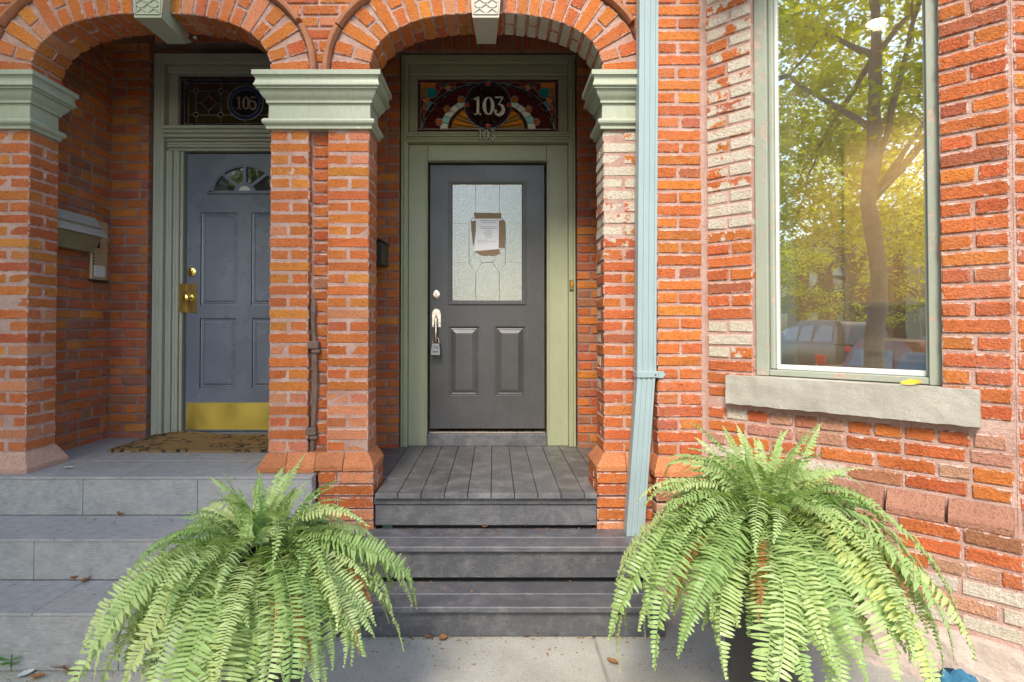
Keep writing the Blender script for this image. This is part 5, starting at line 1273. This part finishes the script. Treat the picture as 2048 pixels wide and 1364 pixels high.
DEAD = [raw_mesh(frond_mesh(.42, R_(25), R_(-89), 77 + i, .026, .6), 'dead_frond', M['frond_dead']) for i in range(3)]
def fern(label, cx, cy, zc, sc, seed, nf):
    r = random.Random(seed)
    FN = thing('potted_fern', label, 'fern', (cx, cy, 0), 'Boston ferns flanking the steps')
    MB().lathe([(.11, 0), (.13, .03), (.10, .07), (.06, .12), (.06, .17), (.11, .24), (.145, zc - .14), (.155, zc - .08), (.16, zc - .05), (.14, zc - .05), (.13, zc - .08), (0, zc - .08)], (cx, cy, 0), 28).put('pot', M['pot'], FN, smooth=.7)
    MB().lathe([(.128, zc - .10), (.11, zc - .08), (.06, zc - .07), (0, zc - .06)], (cx, cy, 0), 20).put('soil', M['soil'], FN, smooth=1)
    for i in range(nf):
        az = i * 2.39996 + r.uniform(-.3, .3); f = i / nf; back = sin(az) > .3
        if f < .22: g_, rad = 0, r.uniform(0, .11)
        elif f < .42: g_, rad = 1, r.uniform(.02, .12)
        else: g_, rad = 2, r.uniform(.06, .145)
        s = sc * r.uniform(.66, 1.16) * (.85 if back and g_ else 1)
        Mx = T((cx + rad * cos(az), cy + rad * sin(az), zc - .03 + r.uniform(-.03, .03) + (.03 if g_ == 0 else 0))) @ RZ(az + r.uniform(-.35, .35)) @ Matrix.Rotation(r.uniform(-.2, .14), 4, 'Y') @ Matrix.Rotation(r.uniform(-.4, .4), 4, 'X') @ Matrix.Scale(s, 4)
        put('frond', r.choice(FRV[g_]), FN, Mx)
    for i in range(13):
        az = -pi / 2 + r.uniform(-1.4, 1.4); rad = r.uniform(.16, .27)
        o = put('dead_frond', DEAD[i % 3], FN, T((cx + rad * cos(az), cy + rad * sin(az), zc - r.uniform(.02, .10))) @ RZ(az) @ Matrix.Scale(sc * r.uniform(.7, 1), 4)); o['label'] = 'withered brown frond'
    return FN
yl = -1.30
cl = at(528, 1085, yl); fern('large green Boston fern spilling from a black urn in front of the slate stoop', cl[0], yl, cl[1], .70, 11, 284)
yr = -1.22
cr_ = at(1526, 1010, yr); fern('large pale green Boston fern spilling from a black urn in front of the bay wall', cr_[0], yr, cr_[1], .80, 23, 284)

# ------------------------------------------------------------------ the street behind the camera (seen in the reflections)
def tree(label, x, y, h, tr, crad, seed, nclump, low, cdx=0, cdy=0, lean=0):
    r = random.Random(seed); t = thing('street_tree', label, 'tree', (x, y, 0), 'street trees reflected in the glass')
    tk = MB(); top = h * .62
    pts = [(x + lean * q / 6 + r.uniform(-.06, .06), y + r.uniform(-.06, .06), top * q / 6) for q in range(7)]
    tk.tube(pts, [tr * 1.35, tr, tr * .92, tr * .85, tr * .75, tr * .6, tr * .4], 10)
    ends = []
    for i in range(11):
        q = r.randrange(3, 7); a = r.uniform(0, 2 * pi); b = Vector(pts[q]); e = Vector((x + cdx + crad * .75 * cos(a) * r.uniform(.5, 1), y + cdy + crad * .75 * sin(a) * r.uniform(.5, 1), r.uniform(low + .6, h * .92)))
        mdl = b.lerp(e, .5) + Vector((0, 0, .5)); tk.tube([b, mdl, e], [tr * .42, tr * .25, tr * .08], 6)
        for w in range(2): e2 = mdl.lerp(e, .5) + Vector((r.uniform(-1, 1), r.uniform(-1, 1), r.uniform(-.3, .9))); tk.tube([mdl, e2], [tr * .16, tr * .04], 5)
    tk.put('trunk', M['bark'], t, smooth=.9)
    cr = MB(); cz = (low + h) / 2
    for i in range(nclump):
        while True:
            v = Vector((r.uniform(-1, 1), r.uniform(-1, 1), r.uniform(-1, 1)))
            if .25 < v.length < 1: break
        c = Vector((x + cdx + v.x * crad, y + cdy + v.y * crad, cz + v.z * (h - low) / 2)); cs = r.uniform(.35, .8)
        for k in range(85):
            p = c + Vector((r.gauss(0, .5), r.gauss(0, .5), r.gauss(0, .28))) * cs; s = r.uniform(.045, .085)
            u = Vector((r.uniform(-1, 1), r.uniform(-1, 1), r.uniform(-.5, .5))).normalized(); w = u.cross(Vector((r.uniform(-1, 1), r.uniform(-1, 1), 1.2))).normalized()
            cr.add([p - u * s, p + w * s * .55, p + u * s, p - w * s * .55], [[0, 1, 2, 3]])
    me = raw_mesh(cr, 'crown', M['tree_leaf']); put('crown', me, t)
tree('big street tree by the kerb with a forked trunk', -3.95, -4.45, 10.5, .12, 4.3, 3, 520, 2.9, -2.3, -1.7)
tree('slimmer street tree further left by the kerb', -11.5, -4.5, 9.5, .14, 3.6, 4, 260, 2.0, -1, -1.5)
tree('leafy tree across the street', -13.5, -15.5, 11, .25, 4.8, 5, 220, 1.6)
tree('dense tree further along the far lawn', -21, -15, 12, .3, 5, 8, 200, 1.2)
tree('round tree added opposite door 103 to darken its glass', 3.2, -18, 11, .28, 4.2, 19, 230, 1.4)  # added so the door glass mirrors foliage instead of white sky
tree('round tree added at the far left end of the far lawn to cover bright sky', -37, -17, 11, .28, 5, 9, 220, .8)  # added to close a bright sky gap in the window reflection
tree('tall tree at the back of the far lawn', -27, -19, 15, .3, 6, 15, 220, 1.2)
def house(x, y, w, h, colr, label):
    H_ = thing('added_house', label, 'house', (x, y, 0), 'houses added across the street to block low sky')
    hm = rough_material('house_wall', colr, mul(colr, 1.3), 3, 40)
    MB().box(x - w / 2, x + w / 2, y - 8, y, 0, h).put('wall', hm, H_)
    MB().add([(x - w / 2 - .3, y + .3, h), (x + w / 2 + .3, y + .3, h), (x + w / 2 + .3, y - 8.3, h), (x - w / 2 - .3, y - 8.3, h), (x - w / 2 + .5, y - 4, h + 3), (x + w / 2 - .5, y - 4, h + 3)], [[0, 1, 5, 4], [1, 2, 5], [2, 3, 4, 5], [3, 0, 4], [3, 2, 1, 0]]).put('roof', M['asphalt'], H_)
    for fl in range(2):
        for q in range(3):
            a = x - w / 2 + w * (q + .5) / 3; z_ = .9 + fl * 3.0
            if fl == 0 and q == 1: bxp('door', a - .5, a + .5, y + .002, y + .06, .1, 2.3, M['door_blue'], H_); continue
            f_ = bxp('window', a - .6, a + .6, y + .002, y + .07, z_, z_ + 1.6, M['white'], H_); bxp('pane', a - .52, a + .52, y + .071, y + .08, z_ + .08, z_ + 1.52, M['dark_glass'], f_)
for hx_, cc, nm in ((-44, (.25, .22, .19), 'grey rendered house added at the far left end of the row across the street'), (-33, (.20, .08, .05), 'dark red brick house added between the grey and the stone house across the street'), (-22, (.30, .27, .22), 'pale stone house added across the street'), (-11, (.24, .10, .06), 'orange brick house added nearest the doorways across the street')):
    house(hx_, -22, 10, 6.6, cc, nm)  # invented row of houses, added to darken the low sky
UP = thing('utility_pole', 'pale wooden utility pole on the pavement beside the road', 'pole', (-9.2, -4.5, 0))
MB().tube([(-9.2, -4.5, 0), (-9.15, -4.52, 9)], [.13, .10], 10).put('pole_shaft', M['bark'], UP); MB().box(-9.22, -9.1, -5.2, -3.8, 8.2, 8.32).put('crossarm', M['bark'], UP); MB().box(-9.32, -9.05, -4.68, -4.6, 1.7, 2.1).put('sign_plate', M['panel_tan'], UP)
def car(name, label, x, y, rot, colr, L=4.7, W=1.85, H=1.75, suv=True):
    c = thing(name, label, 'car', (x, y, -.12), 'cars parked along the street'); Tm = T((x, y, -.12)) @ RZ(rot)
    kc = NT(name + '_paint'); kc.done(colr, .35, coat=.25); pm = kc.m
    def loft(name_, secs, mt, par=c, b=None):              # secs: (z, x0, x1, halfwidth)
        vs = []
        for z_, x0, x1, w in secs: vs += [(x0, -w * .82, z_), (x0 + .12, -w, z_), (x1 - .12, -w, z_), (x1, -w * .82, z_), (x1, w * .82, z_), (x1 - .12, w, z_), (x0 + .12, w, z_), (x0, w * .82, z_)]
        n = len(secs); fs = [[i * 8 + k, i * 8 + (k + 1) % 8, i * 8 + 8 + (k + 1) % 8, i * 8 + 8 + k] for i in range(n - 1) for k in range(8)] + [list(range(8)), [8 * n - 8 + k for k in range(8)]]
        return put(name_, MB().add(vs, fs).mesh(name_, mt, .5), par, Tm)
    w = W / 2; h = L / 2; belt = H * .60
    loft('body', [(.22, -h + .12, h - .12, w * .92), (.34, -h, h, w * .98), (.62, -h - .02, h + .02, w), (belt - .10, -h + .04, h - .06, w * .98), (belt, -h + .12, h - .25, w * .93)], pm)
    re = h - .15 if suv else h - .9
    loft('cabin', [(belt + .001, -h + 1.15, re + .05, w * .90), (H - .18, -h + 1.75, re - .15, w * .76), (H - .03, -h + 1.95, re - .3, w * .72), (H, -h + 2.15, re - .5, w * .62)], pm)
    for s in (-1, 1):
        for a, b in ((.05, .34), (.37, .64), (.67, .93)):
            x0, x1 = -h + 1.35 + (re + h - 1.5) * a, -h + 1.35 + (re + h - 1.5) * b; zz0, zz1 = belt + .04, H - .20; ws0, ws1 = w * .905, w * .775
            put('side_window', MB().add([(x0 - (0.0), s * ws0, zz0), (x1, s * ws0, zz0), (x1 - .06, s * ws1, zz1), (x0 + .12, s * ws1, zz1), (x0, s * (ws0 - .05), zz0), (x1, s * (ws0 - .05), zz0), (x1 - .06, s * (ws1 - .05), zz1), (x0 + .12, s * (ws1 - .05), zz1)], [[0, 1, 2, 3], [4, 5, 6, 7], [0, 1, 5, 4], [1, 2, 6, 5], [2, 3, 7, 6], [3, 0, 4, 7]]).mesh('side_window', M['dark_glass']), c, Tm)
        put('tail_light', MB().box(h - .08, h + .035, s * w * .70 - .09, s * w * .70 + .09, .78, .98, .02).mesh('tail_light', G_RUBY), c, Tm); put('headlight', MB().box(-h - .03, -h + .1, s * w * .62 - .16, s * w * .62 + .16, .62, .76, .02).mesh('headlight', M['white']), c, Tm)
        for xx in (-h * .62, h * .60):
            wh = put('wheel', MB().lathe([(.33, -.11), (.35, -.06), (.35, .06), (.33, .11), (.22, .115), (.22, -.115)], (0, 0, 0), 22, 'Y').mesh('wheel', M['black'], .6), c, Tm @ T((xx, s * (w - .10), .35)))
            put('rim', MB().lathe([(.215, -.118), (.20, -.105), (.05, -.118), (.05, .118), (.20, .105), (.215, .118)], (0, 0, 0), 14, 'Y').mesh('rim', M['nickel'], .6), wh, Tm @ T((xx, s * (w - .10), .35)))
car('parked_suv', 'dark grey SUV parked across the street, reflected at the bottom of the window', -13.8, -9.4, 0, (.05, .05, .055))
car('parked_car', 'dark red car parked at the kerb, reflected in the fireplace opening', -4.9, -6.1, pi, (.20, .010, .016), 4.5, 1.8, 1.36, False)
car('parked_car', 'white car parked at the far kerb, reflected behind the red car', -9.2, -11.9, 0, (.7, .7, .7), 4.5, 1.8, 1.5, False)
car('parked_car', 'silver car parked on the far side of the street', -19.5, -11.9, 0, (.4, .4, .42), 4.5, 1.8, 1.5, False)
